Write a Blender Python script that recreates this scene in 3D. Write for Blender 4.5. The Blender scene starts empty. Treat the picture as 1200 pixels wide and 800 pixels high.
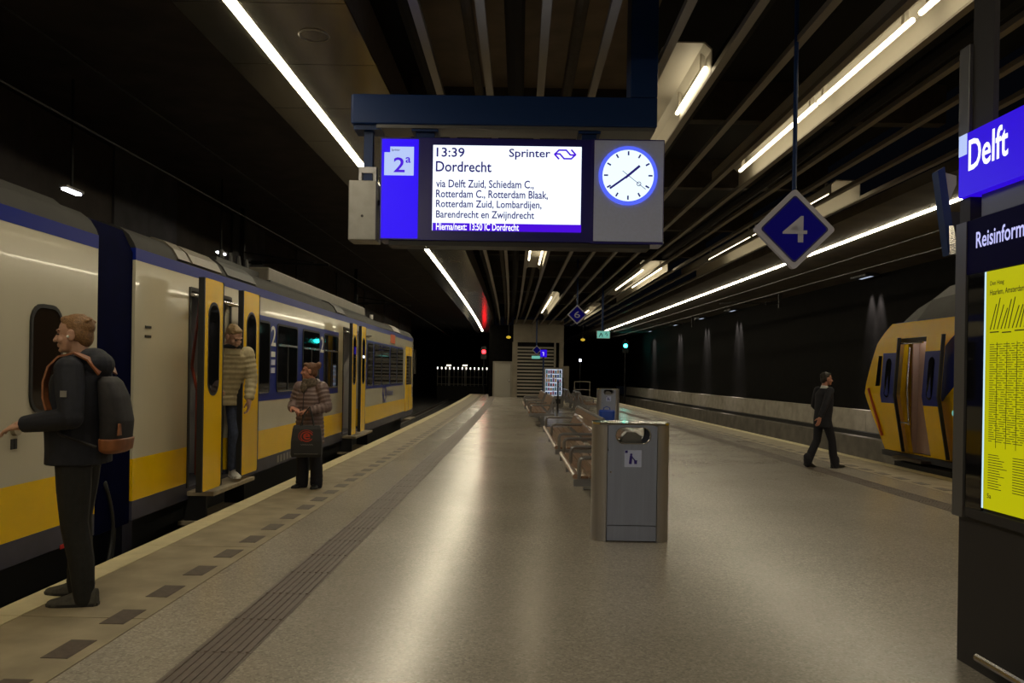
import bpy, bmesh, math, random
from mathutils import Vector, Matrix, Euler
random.seed(7)
R = math.radians
scene = bpy.context.scene
COL = scene.collection

# ------------------------------------------------------------------ camera
CAM_H, F, HY, ROLL = 1.58, 950.0, 437.0, R(0.9)
cam_d = bpy.data.cameras.new('camera')
cam = bpy.data.objects.new('camera', cam_d); COL.objects.link(cam)
cam_d.sensor_width = 36.0
cam_d.lens = 36.0 * F / 1200.0
cam_d.shift_y = (HY - 400.0) / 1200.0
cam_d.clip_start = 0.05; cam_d.clip_end = 300
cam.matrix_world = Matrix.Translation((0, 0, CAM_H)) @ Matrix.Rotation(R(90), 4, 'X') @ Matrix.Rotation(ROLL, 4, 'Z')
scene.camera = cam
# ------------------------------------------------------------------ world, exposure
w = bpy.data.worlds.new('night'); scene.world = w; w.use_nodes = True
w.node_tree.nodes['Background'].inputs[0].default_value = (0.35, 0.4, 0.6, 1)
w.node_tree.nodes['Background'].inputs[1].default_value = 0.003
vs = scene.view_settings
vs.view_transform = 'Standard'; vs.look = 'None'; vs.gamma = 1; vs.exposure = 0.0; vs.use_curve_mapping = False
TUBE = 38.0           # radiance of the fluorescent lines

# ------------------------------------------------------------------ pixel rays (1200x800 frame)
def ray(px, py):
    u = (px - 600) / F; v = (HY - py) / F
    c, s = math.cos(ROLL), math.sin(ROLL)
    return u * c - v * s, v * c + u * s          # X/Y, Z/Y
def at_y(px, py, Y):
    a, b = ray(px, py); return Vector((a * Y, Y, b * Y + CAM_H))
def at_z(px, py, z):
    a, b = ray(px, py); Y = (z - CAM_H) / b; return Vector((a * Y, Y, z))
class Frame:
    """a vertical plane: origin, heading; px() gives (local x, local z) on local y = d"""
    def __init__(s, origin, rz):
        s.o = Vector(origin); s.rz = rz; s.m = Matrix.Rotation(rz, 3, 'Z')
    def px(s, px, py, d=0.0):
        a, b = ray(px, py); dr = s.m.inverted() @ Vector((a, 1, b)); o = s.m.inverted() @ (Vector((0, 0, CAM_H)) - s.o)
        t = (d - o.y) / dr.y; p = o + dr * t; return p.x, p.z
    def side(s, px, py, d=0.0):
        """intersection with local x = d -> (local y, local z)"""
        a, b = ray(px, py); dr = s.m.inverted() @ Vector((a, 1, b)); o = s.m.inverted() @ (Vector((0, 0, CAM_H)) - s.o)
        t = (d - o.x) / dr.x; p = o + dr * t; return p.y, p.z

# ------------------------------------------------------------------ plan curves of the station
def cl(Y): return 0.025 * Y - 0.00032 * Y * Y
def cr(Y): return -0.021 * Y - 0.0002 * Y * Y
def edge_l(Y): return -3.42 + cl(Y)
def edge_r(Y): return 7.40 + cr(Y)
def strip_l(Y): return -2.66 + 0.024 * Y - 0.0003 * Y * Y
def strip_r(Y): return 8.10 - 0.018 * Y - 0.00008 * Y * Y
def lane(t):
    return lambda Y: (1 - t) * strip_l(Y) + t * strip_r(Y)
def wall_x(Y): return 11.95 - 0.028 * Y - 0.00008 * Y * Y
ZC = CAM_H + 3.2      # underside of the slatted ceiling

# ------------------------------------------------------------------ materials
MATS = {}
def new_mat(name):
    m = bpy.data.materials.new(name); m.use_nodes = True
    MATS[name] = m
    return m, m.node_tree, m.node_tree.nodes['Principled BSDF']
def mat(name, col, rough=0.5, metal=0.0, var=0.0, scale=8.0, bump=0.0, spec=0.5, coat=0.0, stretch=(1, 1, 1), rvar=0.0):
    m, nt, p = new_mat(name)
    p.inputs['Base Color'].default_value = (*col, 1); p.inputs['Roughness'].default_value = rough
    p.inputs['Metallic'].default_value = metal; p.inputs['Specular IOR Level'].default_value = spec
    p.inputs['Coat Weight'].default_value = coat
    if var or bump or rvar:
        tc = nt.nodes.new('ShaderNodeTexCoord'); mp = nt.nodes.new('ShaderNodeMapping'); mp.inputs['Scale'].default_value = stretch
        nz = nt.nodes.new('ShaderNodeTexNoise'); nz.inputs['Scale'].default_value = scale; nz.inputs['Detail'].default_value = 5
        nt.links.new(tc.outputs['Object'], mp.inputs['Vector']); nt.links.new(mp.outputs['Vector'], nz.inputs['Vector'])
        if var:
            rp = nt.nodes.new('ShaderNodeValToRGB')
            rp.color_ramp.elements[0].position = 0.3; rp.color_ramp.elements[1].position = 0.7
            rp.color_ramp.elements[0].color = (*[max(0, c * (1 - var)) for c in col], 1)
            rp.color_ramp.elements[1].color = (*[min(1, c * (1 + var)) for c in col], 1)
            nt.links.new(nz.outputs['Fac'], rp.inputs['Fac']); nt.links.new(rp.outputs['Color'], p.inputs['Base Color'])
        if rvar:
            mr = nt.nodes.new('ShaderNodeMapRange'); mr.inputs['To Min'].default_value = rough - rvar; mr.inputs['To Max'].default_value = rough + rvar
            nt.links.new(nz.outputs['Fac'], mr.inputs['Value']); nt.links.new(mr.outputs['Result'], p.inputs['Roughness'])
        if bump:
            bp = nt.nodes.new('ShaderNodeBump'); bp.inputs['Strength'].default_value = bump; bp.inputs['Distance'].default_value = 0.01
            nt.links.new(nz.outputs['Fac'], bp.inputs['Height']); nt.links.new(bp.outputs['Normal'], p.inputs['Normal'])
    return m
def emit(name, col, strength, base=(0.004, 0.004, 0.004)):
    m, nt, p = new_mat(name)
    p.inputs['Base Color'].default_value = (*base, 1); p.inputs['Roughness'].default_value = 0.3; p.inputs['Specular IOR Level'].default_value = 0.12
    p.inputs['Emission Color'].default_value = (*col, 1); p.inputs['Emission Strength'].default_value = strength
    return m
def terrazzo():
    m, nt, p = new_mat('terrazzo')
    tc = nt.nodes.new('ShaderNodeTexCoord')
    def noise(scale, detail):
        n = nt.nodes.new('ShaderNodeTexNoise'); n.inputs['Scale'].default_value = scale; n.inputs['Detail'].default_value = detail
        nt.links.new(tc.outputs['Object'], n.inputs['Vector']); return n
    v = nt.nodes.new('ShaderNodeTexVoronoi'); v.inputs['Scale'].default_value = 75
    nt.links.new(tc.outputs['Object'], v.inputs['Vector'])
    rp = nt.nodes.new('ShaderNodeValToRGB'); cr_ = rp.color_ramp
    cr_.elements[0].position = 0.0; cr_.elements[0].color = (0.265, 0.24, 0.205, 1)
    cr_.elements[1].position = 1.0; cr_.elements[1].color = (0.44, 0.40, 0.345, 1)
    e = cr_.elements.new(0.25); e.color = (0.33, 0.298, 0.255, 1)
    e = cr_.elements.new(0.75); e.color = (0.365, 0.33, 0.282, 1)
    sep = nt.nodes.new('ShaderNodeSeparateColor'); nt.links.new(v.outputs['Color'], sep.inputs['Color'])
    nt.links.new(sep.outputs['Red'], rp.inputs['Fac'])
    big = noise(0.5, 4); mx = nt.nodes.new('ShaderNodeMix'); mx.data_type = 'RGBA'; mx.blend_type = 'MULTIPLY'
    r2 = nt.nodes.new('ShaderNodeValToRGB'); r2.color_ramp.elements[0].position = 0.3; r2.color_ramp.elements[0].color = (0.84, 0.83, 0.81, 1)
    r2.color_ramp.elements[1].position = 0.65; r2.color_ramp.elements[1].color = (1, 1, 1, 1)
    nt.links.new(big.outputs['Fac'], r2.inputs['Fac'])
    mx.inputs[0].default_value = 1; nt.links.new(rp.outputs['Color'], mx.inputs[6]); nt.links.new(r2.outputs['Color'], mx.inputs[7])
    nt.links.new(mx.outputs[2], p.inputs['Base Color'])
    mr = nt.nodes.new('ShaderNodeMapRange'); mr.inputs['To Min'].default_value = 0.19; mr.inputs['To Max'].default_value = 0.29
    b2 = noise(1.3, 5); nt.links.new(b2.outputs['Fac'], mr.inputs['Value']); nt.links.new(mr.outputs['Result'], p.inputs['Roughness'])
    return m
terrazzo()
WARM = (1.0, 0.85, 0.56)
mat('edge_concrete', (0.27, 0.225, 0.15), 0.6, var=0.25, scale=3, bump=0.1)
mat('edge_white', (0.56, 0.49, 0.30), 0.6, var=0.12, scale=5)
mat('block_brown', (0.075, 0.055, 0.045), 0.55, var=0.25, scale=20)
mat('paver_brown', (0.115, 0.088, 0.072), 0.55, var=0.18, scale=14)
mat('joint_dark', (0.06, 0.05, 0.045), 0.8)
mat('ballast_dark', (0.035, 0.033, 0.03), 0.95, var=0.4, scale=12, bump=0.6)
mat('track_slab', (0.13, 0.115, 0.095), 0.8, var=0.3, scale=2, bump=0.15)
mat('rail_steel', (0.10, 0.085, 0.075), 0.4, 0.7)
mat('wall_black', (0.0035, 0.003, 0.0027), 0.85, spec=0.08, var=0.4, scale=4)
mat('wall_pier', (0.055, 0.052, 0.058), 0.8, var=0.3, scale=2)
mat('wall_brown', (0.045, 0.035, 0.03), 0.8, var=0.3, scale=2)
mat('plinth_concrete', (0.30, 0.27, 0.225), 0.75, var=0.2, scale=3, bump=0.1)
mat('ceiling_concrete', (0.085, 0.07, 0.055), 0.8, var=0.3, scale=1.5)
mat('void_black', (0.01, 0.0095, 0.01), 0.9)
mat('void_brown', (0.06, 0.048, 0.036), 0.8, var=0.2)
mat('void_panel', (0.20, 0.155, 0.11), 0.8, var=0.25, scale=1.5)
mat('slat_alu', (0.23, 0.205, 0.17), 0.45, 0.4)
mat('soffit_metal', (0.30, 0.265, 0.20), 0.17, 0.9, var=0.1, scale=2)
mat('reflector_white', (0.42, 0.395, 0.34), 0.5)
mat('steel_blue_dark', (0.006, 0.028, 0.12), 0.4, spec=0.25)
mat('navy_frame', (0.008, 0.005, 0.16), 0.3)
mat('black_plastic', (0.012, 0.012, 0.014), 0.4)
mat('grey_panel', (0.46, 0.52, 0.80), 0.5, 0.0, var=0.04, scale=40)
mat('grey_box', (0.27, 0.26, 0.25), 0.4, 0.6, var=0.1, scale=9)
mat('bin_steel', (0.34, 0.33, 0.345), 0.35, 0.75, var=0.06, scale=30, stretch=(1, 1, 0.05))
mat('bin_door', (0.30, 0.34, 0.49), 0.38, 0.5, var=0.05, scale=30, stretch=(1, 1, 0.05))
mat('chrome', (0.62, 0.60, 0.58), 0.18, 1.0)
mat('bench_metal', (0.26, 0.255, 0.27), 0.35, 0.7)
mat('wood_slat', (0.22, 0.125, 0.075), 0.38, var=0.35, scale=9, stretch=(6, 0.6, 6), coat=0.2)
mat('wood_front', (0.34, 0.21, 0.15), 0.3, var=0.2, scale=9, stretch=(6, 0.6, 6), coat=0.4)
mat('train_cream', (0.52, 0.48, 0.37), 0.16, var=0.03, scale=2, coat=0.2)
mat('train_yellow', (0.80, 0.50, 0.0), 0.25, var=0.04, scale=2, spec=0.35)
mat('door_yellow', (0.84, 0.52, 0.0), 0.25, spec=0.35)
mat('train_blue', (0.006, 0.016, 0.20), 0.3, spec=0.2)
mat('train_skirt', (0.04, 0.04, 0.07), 0.45, var=0.3, scale=3)
mat('gangway_blue', (0.0008, 0.0015, 0.016), 0.9, spec=0.03, var=0.2, scale=5)
mat('roof_grey', (0.03, 0.029, 0.027), 0.7, spec=0.12, var=0.12, scale=3)
mat('roof_beige', (0.12, 0.105, 0.082), 0.5, var=0.12, scale=5)
mat('roof_dark', (0.02, 0.02, 0.02), 0.6)
mat('rubber_black', (0.008, 0.008, 0.009), 0.5)
mat('glass_dark', (0.006, 0.006, 0.007), 0.04, spec=0.6)
mat('glass_brown', (0.018, 0.012, 0.008), 0.06, spec=0.6)
mat('window_chrome', (0.5, 0.5, 0.5), 0.25, 0.9)
mat('step_wood', (0.26, 0.215, 0.15), 0.6, var=0.2, scale=10)
mat('interior_grey', (0.34, 0.33, 0.32), 0.5)
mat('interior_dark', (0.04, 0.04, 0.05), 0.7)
mat('pole_red', (0.30, 0.05, 0.025), 0.35)
mat('pink_panel', (0.60, 0.44, 0.40), 0.5, var=0.03)
mat('white_paint', (0.75, 0.74, 0.70), 0.4)
mat('sign_grey', (0.50, 0.51, 0.66), 0.4)
mat('sign_blue', (0.003, 0.001, 0.42), 0.5, spec=0.12)
mat('panel_dark', (0.03, 0.028, 0.029), 0.5, spec=0.25)
mat('panel_navy', (0.003, 0.002, 0.05), 0.5, spec=0.05)
mat('panel_grey', (0.12, 0.12, 0.125), 0.35, 0.4)
mat('louver_grey', (0.30, 0.27, 0.225), 0.5)
mat('hall_concrete', (0.25, 0.215, 0.165), 0.7, var=0.12, scale=2)
mat('print_black', (0.01, 0.01, 0.012), 0.6)
mat('print_blue', (0.02, 0.01, 0.22), 0.5)
mat('orange_sign', (0.55, 0.10, 0.02), 0.4)
mat('red_mark', (0.4, 0.02, 0.02), 0.4)
mat('wire_dark', (0.006, 0.005, 0.0045), 0.6)
mat('blue_plastic', (0.012, 0.06, 0.42), 0.4)
emit('tube_warm', WARM, 7.0)
emit('tube_strip', (1.0, 0.885, 0.63), TUBE)
emit('lamp_cool', (0.85, 0.88, 1.0), 14)
emit('screen_white', (0.86, 0.93, 1.0), 1.25)
emit('screen_blue', (0.09, 0.004, 0.95), 0.75)
emit('glow_blue', (0.032, 0.004, 1.0), 0.92)
emit('tile_light', (0.50, 0.62, 1.0), 0.95)
emit('clock_white', (0.80, 0.95, 1.0), 1.15)
emit('clock_ring', (0.10, 0.15, 1.0), 0.95)
emit('ink_blue', (0.035, 0.02, 0.30), 0.5)
emit('letter_glow', (0.95, 0.97, 1.0), 1.3)
emit('letter_lilac', (0.55, 0.55, 1.0), 1.0)
emit('poster_yellow', (0.72, 0.70, 0.003), 0.62)
emit('poster_edge', (0.6, 0.85, 1.0), 1.0)
emit('delft_blue', (0.035, 0.003, 0.9), 0.75)
emit('signal_red', (1.0, 0.015, 0.02), 12)
emit('signal_teal', (0.02, 0.85, 0.75), 30)
emit('lamp_yellow', (1.0, 0.65, 0.05), 0.6)
emit('exit_green', (0.25, 0.75, 0.6), 0.55)
emit('train_inner_lamp', (1.0, 0.95, 0.85), 3.0)
emit('vend_glow', (0.7, 0.8, 1.0), 0.7)

# ------------------------------------------------------------------ mesh helpers
class MB:
    def __init__(s): s.v = []; s.f = []
    def add(s, vs, fs):
        n = len(s.v); s.v += [tuple(p) for p in vs]; s.f += [tuple(i + n for i in f) for f in fs]; return s
    def box(s, x0, x1, y0, y1, z0, z1):
        if x1 < x0: x0, x1 = x1, x0
        if y1 < y0: y0, y1 = y1, y0
        if z1 < z0: z0, z1 = z1, z0
        return s.add([(x0, y0, z0), (x1, y0, z0), (x1, y1, z0), (x0, y1, z0), (x0, y0, z1), (x1, y0, z1), (x1, y1, z1), (x0, y1, z1)],
                     [(0, 3, 2, 1), (4, 5, 6, 7), (0, 1, 5, 4), (1, 2, 6, 5), (2, 3, 7, 6), (3, 0, 4, 7)])
    def hexa(s, p):   # 8 points, same order as box
        return s.add(p, [(0, 3, 2, 1), (4, 5, 6, 7), (0, 1, 5, 4), (1, 2, 6, 5), (2, 3, 7, 6), (3, 0, 4, 7)])
    def prism(s, poly, vec):
        """poly: 3d points of a planar polygon, extruded by vec"""
        n = len(poly); v = Vector(vec)
        a = [Vector(p) for p in poly]; b = [p + v for p in a]
        return s.add(a + b, [tuple(range(n))[::-1], tuple(range(n, 2 * n))] + [(i, (i + 1) % n, n + (i + 1) % n, n + i) for i in range(n)])
    def cyl(s, p0, p1, r0, r1=None, n=12, cap=True):
        r1 = r0 if r1 is None else r1
        p0, p1 = Vector(p0), Vector(p1); d = (p1 - p0).normalized()
        a = d.cross(Vector((0, 0, 1)) if abs(d.z) < 0.9 else Vector((1, 0, 0))).normalized(); b = d.cross(a)
        vs = []
        for p, r in ((p0, r0), (p1, r1)):
            for i in range(n):
                t = 2 * math.pi * i / n; vs.append(p + a * (r * math.cos(t)) + b * (r * math.sin(t)))
        fs = [(i, (i + 1) % n, n + (i + 1) % n, n + i) for i in range(n)]
        if cap: fs += [tuple(range(n))[::-1], tuple(range(n, 2 * n))]
        return s.add(vs, fs)
    def tube(s, pts, r, n=8):
        pts = [Vector(p) for p in pts]; rr = r if isinstance(r, (list, tuple)) else [r] * len(pts)
        vs = []; a = None
        for i, p in enumerate(pts):
            d = (pts[min(i + 1, len(pts) - 1)] - pts[max(i - 1, 0)]).normalized()
            if a is None: a = d.cross(Vector((0, 0, 1)) if abs(d.z) < 0.9 else Vector((1, 0, 0))).normalized()
            else: a = (a - d * a.dot(d)).normalized()
            b = d.cross(a)
            for k in range(n):
                t = 2 * math.pi * k / n; vs.append(p + a * (rr[i] * math.cos(t)) + b * (rr[i] * math.sin(t)))
        fs = []
        for i in range(len(pts) - 1):
            for k in range(n): fs.append((i * n + k, i * n + (k + 1) % n, (i + 1) * n + (k + 1) % n, (i + 1) * n + k))
        fs += [tuple(range(n))[::-1], tuple(range((len(pts) - 1) * n, len(pts) * n))]
        return s.add(vs, fs)
    def ell(s, c, r, rot=None, nu=16, nv=10):
        c = Vector(c); r = (r, r, r) if not isinstance(r, (tuple, list)) else r
        vs = []; fs = []
        for j in range(1, nv):
            ph = math.pi * j / nv
            for i in range(nu):
                th = 2 * math.pi * i / nu
                p = Vector((r[0] * math.sin(ph) * math.cos(th), r[1] * math.sin(ph) * math.sin(th), r[2] * math.cos(ph)))
                if rot is not None: p = rot @ p
                vs.append(c + p)
        t0 = Vector((0, 0, r[2])); t1 = Vector((0, 0, -r[2]))
        if rot is not None: t0 = rot @ t0; t1 = rot @ t1
        vs += [c + t0, c + t1]; T = len(vs) - 2; B = T + 1
        for j in range(nv - 2):
            for i in range(nu): fs.append((j * nu + i, (j + 1) * nu + i, (j + 1) * nu + (i + 1) % nu, j * nu + (i + 1) % nu))
        for i in range(nu):
            fs.append((T, i, (i + 1) % nu)); q = (nv - 2) * nu; fs.append((B, q + (i + 1) % nu, q + i))
        return s.add(vs, fs)
    def loft(s, rings, cap=True):
        n = len(rings[0]); vs = [p for r in rings for p in r]; fs = []
        for j in range(len(rings) - 1):
            for i in range(n): fs.append((j * n + i, j * n + (i + 1) % n, (j + 1) * n + (i + 1) % n, (j + 1) * n + i))
        if cap: fs += [tuple(range(n))[::-1], tuple(range((len(rings) - 1) * n, len(rings) * n))]
        return s.add(vs, fs)
    def sweep(s, prof, fx, ys):
        """closed profile [(dx, z)] carried along the plan curve fx(Y)"""
        return s.loft([[(fx(y) + dx, y, z) for dx, z in prof] for y in ys])
    def ring_plate(s, outer, inner, y0, y1):
        """plate in xz with a hole; outer and inner are same-length loops of (x, z)"""
        n = len(outer)
        vs = [(x, y0, z) for x, z in outer] + [(x, y0, z) for x, z in inner] + [(x, y1, z) for x, z in outer] + [(x, y1, z) for x, z in inner]
        fs = []
        for i in range(n):
            j = (i + 1) % n
            fs += [(i, j, n + j, n + i), (2 * n + j, 2 * n + i, 3 * n + i, 3 * n + j), (j, i, 2 * n + i, 2 * n + j), (n + i, n + j, 3 * n + j, 3 * n + i)]
        return s.add(vs, fs)
    def mesh(s, name):
        me = bpy.data.meshes.new(name); me.from_pydata(s.v, [], s.f)
        bm = bmesh.new(); bm.from_mesh(me); bmesh.ops.recalc_face_normals(bm, faces=bm.faces); bm.to_mesh(me); bm.free()
        me.update(); return me

def link(name, data, parent=None):
    o = bpy.data.objects.new(name, data); COL.objects.link(o)
    if parent is not None: o.parent = parent
    return o
def obj(name, mb, m, parent=None, smooth=False, bevel=0.0, loc=None, rz=0.0):
    me = mb.mesh(name) if isinstance(mb, MB) else mb
    if m is not None and not me.materials: me.materials.append(MATS[m])
    o = link(name, me, parent)
    if smooth:
        for p in me.polygons: p.use_smooth = True
        if smooth == 'auto':
            md = o.modifiers.new('edges', 'EDGE_SPLIT'); md.split_angle = R(35)
    if bevel:
        b = o.modifiers.new('bevel', 'BEVEL'); b.width = bevel; b.segments = 2; b.limit_method = 'ANGLE'
    if loc is not None: o.location = loc
    if rz: o.rotation_euler = (0, 0, rz)
    return o
def tag(o, label, cat, group=None):
    o['label'] = label; o['category'] = cat
    if group: o['group'] = group
    return o
def thing(name, label, cat, loc=(0, 0, 0), rz=0.0, group=None):
    o = link(name, None); o.location = loc; o.rotation_euler = (0, 0, rz); o.empty_display_size = 0.2
    return tag(o, label, cat, group)
def struct(name, mb, m, **k):
    o = obj(name, mb, m, **k); o['kind'] = 'structure'; return o
def rrect(x0, x1, z0, z1, r, n=5):
    pts = []
    for cx, cz, a0 in ((x1 - r, z0 + r, -90), (x1 - r, z1 - r, 0), (x0 + r, z1 - r, 90), (x0 + r, z0 + r, 180)):
        for i in range(n + 1):
            a = R(a0 + 90 * i / n); pts.append((cx + r * math.cos(a), cz + r * math.sin(a)))
    return pts
def steps(a, b, n): return [a + (b - a) * i / n for i in range(n + 1)]
TXT = 0
def text_mesh(body, x0, x1, z0, z1, y=0.0, depth=0.003, bold=0.014):
    """flat lettering in the xz plane, facing -y, fitted into the box"""
    cu = bpy.data.curves.new('lettering', 'FONT'); cu.body = body; cu.extrude = 0.0; cu.resolution_u = 3; cu.offset = bold
    o = bpy.data.objects.new('lettering', cu); COL.objects.link(o)
    dg = bpy.context.evaluated_depsgraph_get(); me = bpy.data.meshes.new_from_object(o.evaluated_get(dg))
    bpy.data.objects.remove(o); bpy.data.curves.remove(cu)
    xs = [v.co.x for v in me.vertices]; ys = [v.co.y for v in me.vertices]
    ax, bx, ay, by = min(xs), max(xs), min(ys), max(ys)
    for v in me.vertices:
        v.co = Vector((x0 + (v.co.x - ax) / (bx - ax) * (x1 - x0), y, z0 + (v.co.y - ay) / (by - ay) * (z1 - z0)))
    me.update(); return me
def text(name, body, box, y, m, parent, bold=0.014):
    return obj(name, text_mesh(body, *box, y=y, bold=bold), m, parent)
def stroke(pts, wd, y0, y1, mb=None):
    """polyline of width wd in the xz plane"""
    mb = mb or MB()
    for (ax, az), (bx, bz) in zip(pts, pts[1:]):
        d = Vector((bx - ax, bz - az)); L = d.length; d /= L; n = Vector((-d.y, d.x)) * wd / 2; e = d * wd * 0.25
        q = [(ax - e.x + n.x, az - e.y + n.y), (bx + e.x + n.x, bz + e.y + n.y), (bx + e.x - n.x, bz + e.y - n.y), (ax - e.x - n.x, az - e.y - n.y)]
        mb.prism([(x, y0, z) for x, z in q], (0, y1 - y0, 0))
    return mb

# ================================================================== THE SETTING
YS = steps(-26, 60, 43)
def band(fa, fb, z0, z1, ys):
    return MB().loft([[(fa(y), y, z0), (fb(y), y, z0), (fb(y), y, z1), (fa(y), y, z1)] for y in ys])
OFF = lambda f, d: (lambda Y: f(Y) + d)
floor = struct('floor', band(OFF(edge_l, 1.03), OFF(edge_r, -1.03), -0.95, 0.0, YS), 'terrazzo')
for f, s in ((edge_l, 1), (edge_r, -1)):
    b = obj('platform_wall', band(OFF(f, 0.03 * s), OFF(f, 1.029 * s), -0.95, -0.16, YS), 'plinth_concrete', floor)
def along(f, y0, y1):
    return math.atan2(-(f(y1) - f(y0)), y1 - y0)
for f, s in ((edge_l, 1), (edge_r, -1)):
    slab = MB().box(0.225 * s, 1.022 * s, 0.004, 2.086, -0.16, 0.0).mesh('edge_slab'); slab.materials.append(MATS['edge_concrete'])
    stone = MB().box(0.0, 0.22 * s, 0.003, 2.087, -0.16, 0.002).mesh('edge_stone'); stone.materials.append(MATS['edge_white'])
    fill = obj('joint', band(OFF(f, 0.01 * s), OFF(f, 1.03 * s), -0.15, -0.006, YS), 'joint_dark', floor)
    y = 5.12 - 2.09 * 6
    while y < 58:
        a = along(f, y, y + 2.09)
        obj('edge_slab', slab, None, floor, loc=(f(y), y, 0), rz=a); obj('edge_stone', stone, None, floor, loc=(f(y), y, 0), rz=a)
        y += 2.09
    blk = MB().box(0.79 * s, 0.94 * s, -0.15, 0.15, -0.01, 0.0025).mesh('warning_block'); blk.materials.append(MATS['block_brown'])
    tp = MB().box(1.56 * s, 1.89 * s, 0.002, 0.598, -0.01, 0.002)
    for k in range(7):
        x = (1.585 + k * 0.0466) * s; tp.box(x - 0.009, x + 0.009, 0.01, 0.59, 0.001, 0.0065)
    tp = tp.mesh('tactile_paver'); tp.materials.append(MATS['paver_brown'])
    y = 4.55 - 0.6 * 4
    while y < 57:
        obj('warning_block', blk, None, floor, loc=(f(y), y, 0), rz=along(f, y - .1, y + .1)); y += 0.6
    y = 5.14 - 0.6 * 5
    while y < 56:
        obj('tactile_paver', tp, None, floor, loc=(f(y), y, 0), rz=along(f, y, y + .6)); y += 0.6
# tracks
YT = steps(-8, 110, 40)
for nm, f, s in (('left', edge_l, -1), ('right', edge_r, 1)):
    bed = struct('track_bed_' + nm, band(OFF(f, -0.03 * s), OFF(f, 7.2 * s if s < 0 else 4.9), -1.15, -0.92, YT), 'ballast_dark' if s < 0 else 'track_slab')
    for k, dx in enumerate((0.92, 2.36)):
        pr = [(-.07, -.92), (.07, -.92), (.02, -.90), (.02, -.82), (.036, -.81), (.036, -.77), (-.036, -.77), (-.036, -.81), (-.02, -.82), (-.02, -.90)]
        obj('rail', MB().sweep(pr, OFF(f, dx * s), YT), 'rail_steel', bed)
# right wall: black panels over a pale concrete plinth with a ledge
WY = steps(-8, 110, 59)
wr = struct('wall_right', band(wall_x, OFF(wall_x, 0.3), 0.6, ZC + 0.3, WY), 'wall_black')
y = -8.0
while y < 66:
    obj('plinth_panel', MB().loft([[(wall_x(q) - .28, q, -.05), (wall_x(q) + .1, q, -.05), (wall_x(q) + .1, q, .6), (wall_x(q) - .26, q, .6)] for q in (y + .01, y + 2.99)]), 'plinth_concrete', wr)
    y += 3.0
obj('ledge', band(OFF(wall_x, -0.75), OFF(wall_x, 0.1), -1.1, -0.18, WY), 'track_slab', wr)
obj('cable_duct', band(OFF(wall_x, -0.42), OFF(wall_x, -0.1), -0.18, -0.06, WY), 'rubber_black', wr)
# left wall with piers
wl = struct('wall_left', MB().box(-10.6, -10.2, -8, 110, -1.15, ZC + 1.2), 'wall_brown')
for y0 in (-6.0, 1.6, 8.3, 15.6, 22.2, 28.8, 35.4, 42.0, 48.6, 55.2):
    obj('pier', MB().box(-8.6, -7.7, y0, y0 + 2.9, -1.15, ZC + 1.2), 'wall_pier', wl)
obj('pier_beam', MB().box(-8.55, -7.75, -8, 62, ZC - 0.55, ZC + 1.0), 'wall_brown', wl)
struct('wall_back', MB().box(-12, 14, 109, 110, -1.2, 8), 'void_black')
# ceilings
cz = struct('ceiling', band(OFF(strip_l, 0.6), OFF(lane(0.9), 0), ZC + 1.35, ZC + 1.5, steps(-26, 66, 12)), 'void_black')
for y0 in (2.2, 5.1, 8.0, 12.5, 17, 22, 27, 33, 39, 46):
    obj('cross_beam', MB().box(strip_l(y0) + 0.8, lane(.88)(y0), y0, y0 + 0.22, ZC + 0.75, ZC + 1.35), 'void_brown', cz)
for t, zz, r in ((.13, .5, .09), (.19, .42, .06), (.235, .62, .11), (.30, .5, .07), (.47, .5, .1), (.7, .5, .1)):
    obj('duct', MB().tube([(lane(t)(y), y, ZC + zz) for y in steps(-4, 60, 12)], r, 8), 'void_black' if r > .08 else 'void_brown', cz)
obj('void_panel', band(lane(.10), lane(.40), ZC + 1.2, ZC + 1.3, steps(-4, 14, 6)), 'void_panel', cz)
SLATS = [.1525, .2077, .2636, .3207, .3817, .44, .498, .558, .61, .668, .726, .784, .842]
for t in SLATS:
    obj('slat', MB().sweep([(-.042, ZC), (.042, ZC), (.042, ZC + .06), (-.042, ZC + .06)], lane(t), steps(-24, 54, 26)), 'slat_alu', cz)
ct = struct('ceiling_track_left', MB().box(-10.6, -2.2, -8, 110, ZC + 1.05, ZC + 1.25), 'wall_brown')
cr_o = struct('ceiling_track_right', band(lane(.89), OFF(wall_x, 0.2), ZC + 0.0, ZC + 0.2, steps(-26, 110, 46)), 'ceiling_concrete')
# soffit over the left platform edge, in panels
so = struct('trim_1', band(OFF(strip_l, -0.54), OFF(strip_l, 1.0), ZC + 0.02, ZC + 0.5, steps(-26, 66, 46)), 'void_brown')
y = 8.5 - 1.42 * 10; k = 0
while y < 64:
    for a, b_ in ((-.52, -.055), (.055, 1.0)):
        obj('soffit_panel', MB().loft([[(strip_l(q) + a, q, ZC), (strip_l(q) + b_, q, ZC), (strip_l(q) + b_, q, ZC + .03), (strip_l(q) + a, q, ZC + .03)] for q in (y + .006, y + 1.414)]), 'soffit_metal', so)
    obj('soffit_panel', MB().loft([[(strip_l(q) - .56, q, ZC + .03), (strip_l(q) - .52, q, ZC), (strip_l(q) - .52, q, ZC + .1), (strip_l(q) - .62, q, ZC + .3), (strip_l(q) - .66, q, ZC + .3)] for q in (y + .006, y + 1.414)]), 'soffit_metal', so)
    y += 1.42
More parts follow.
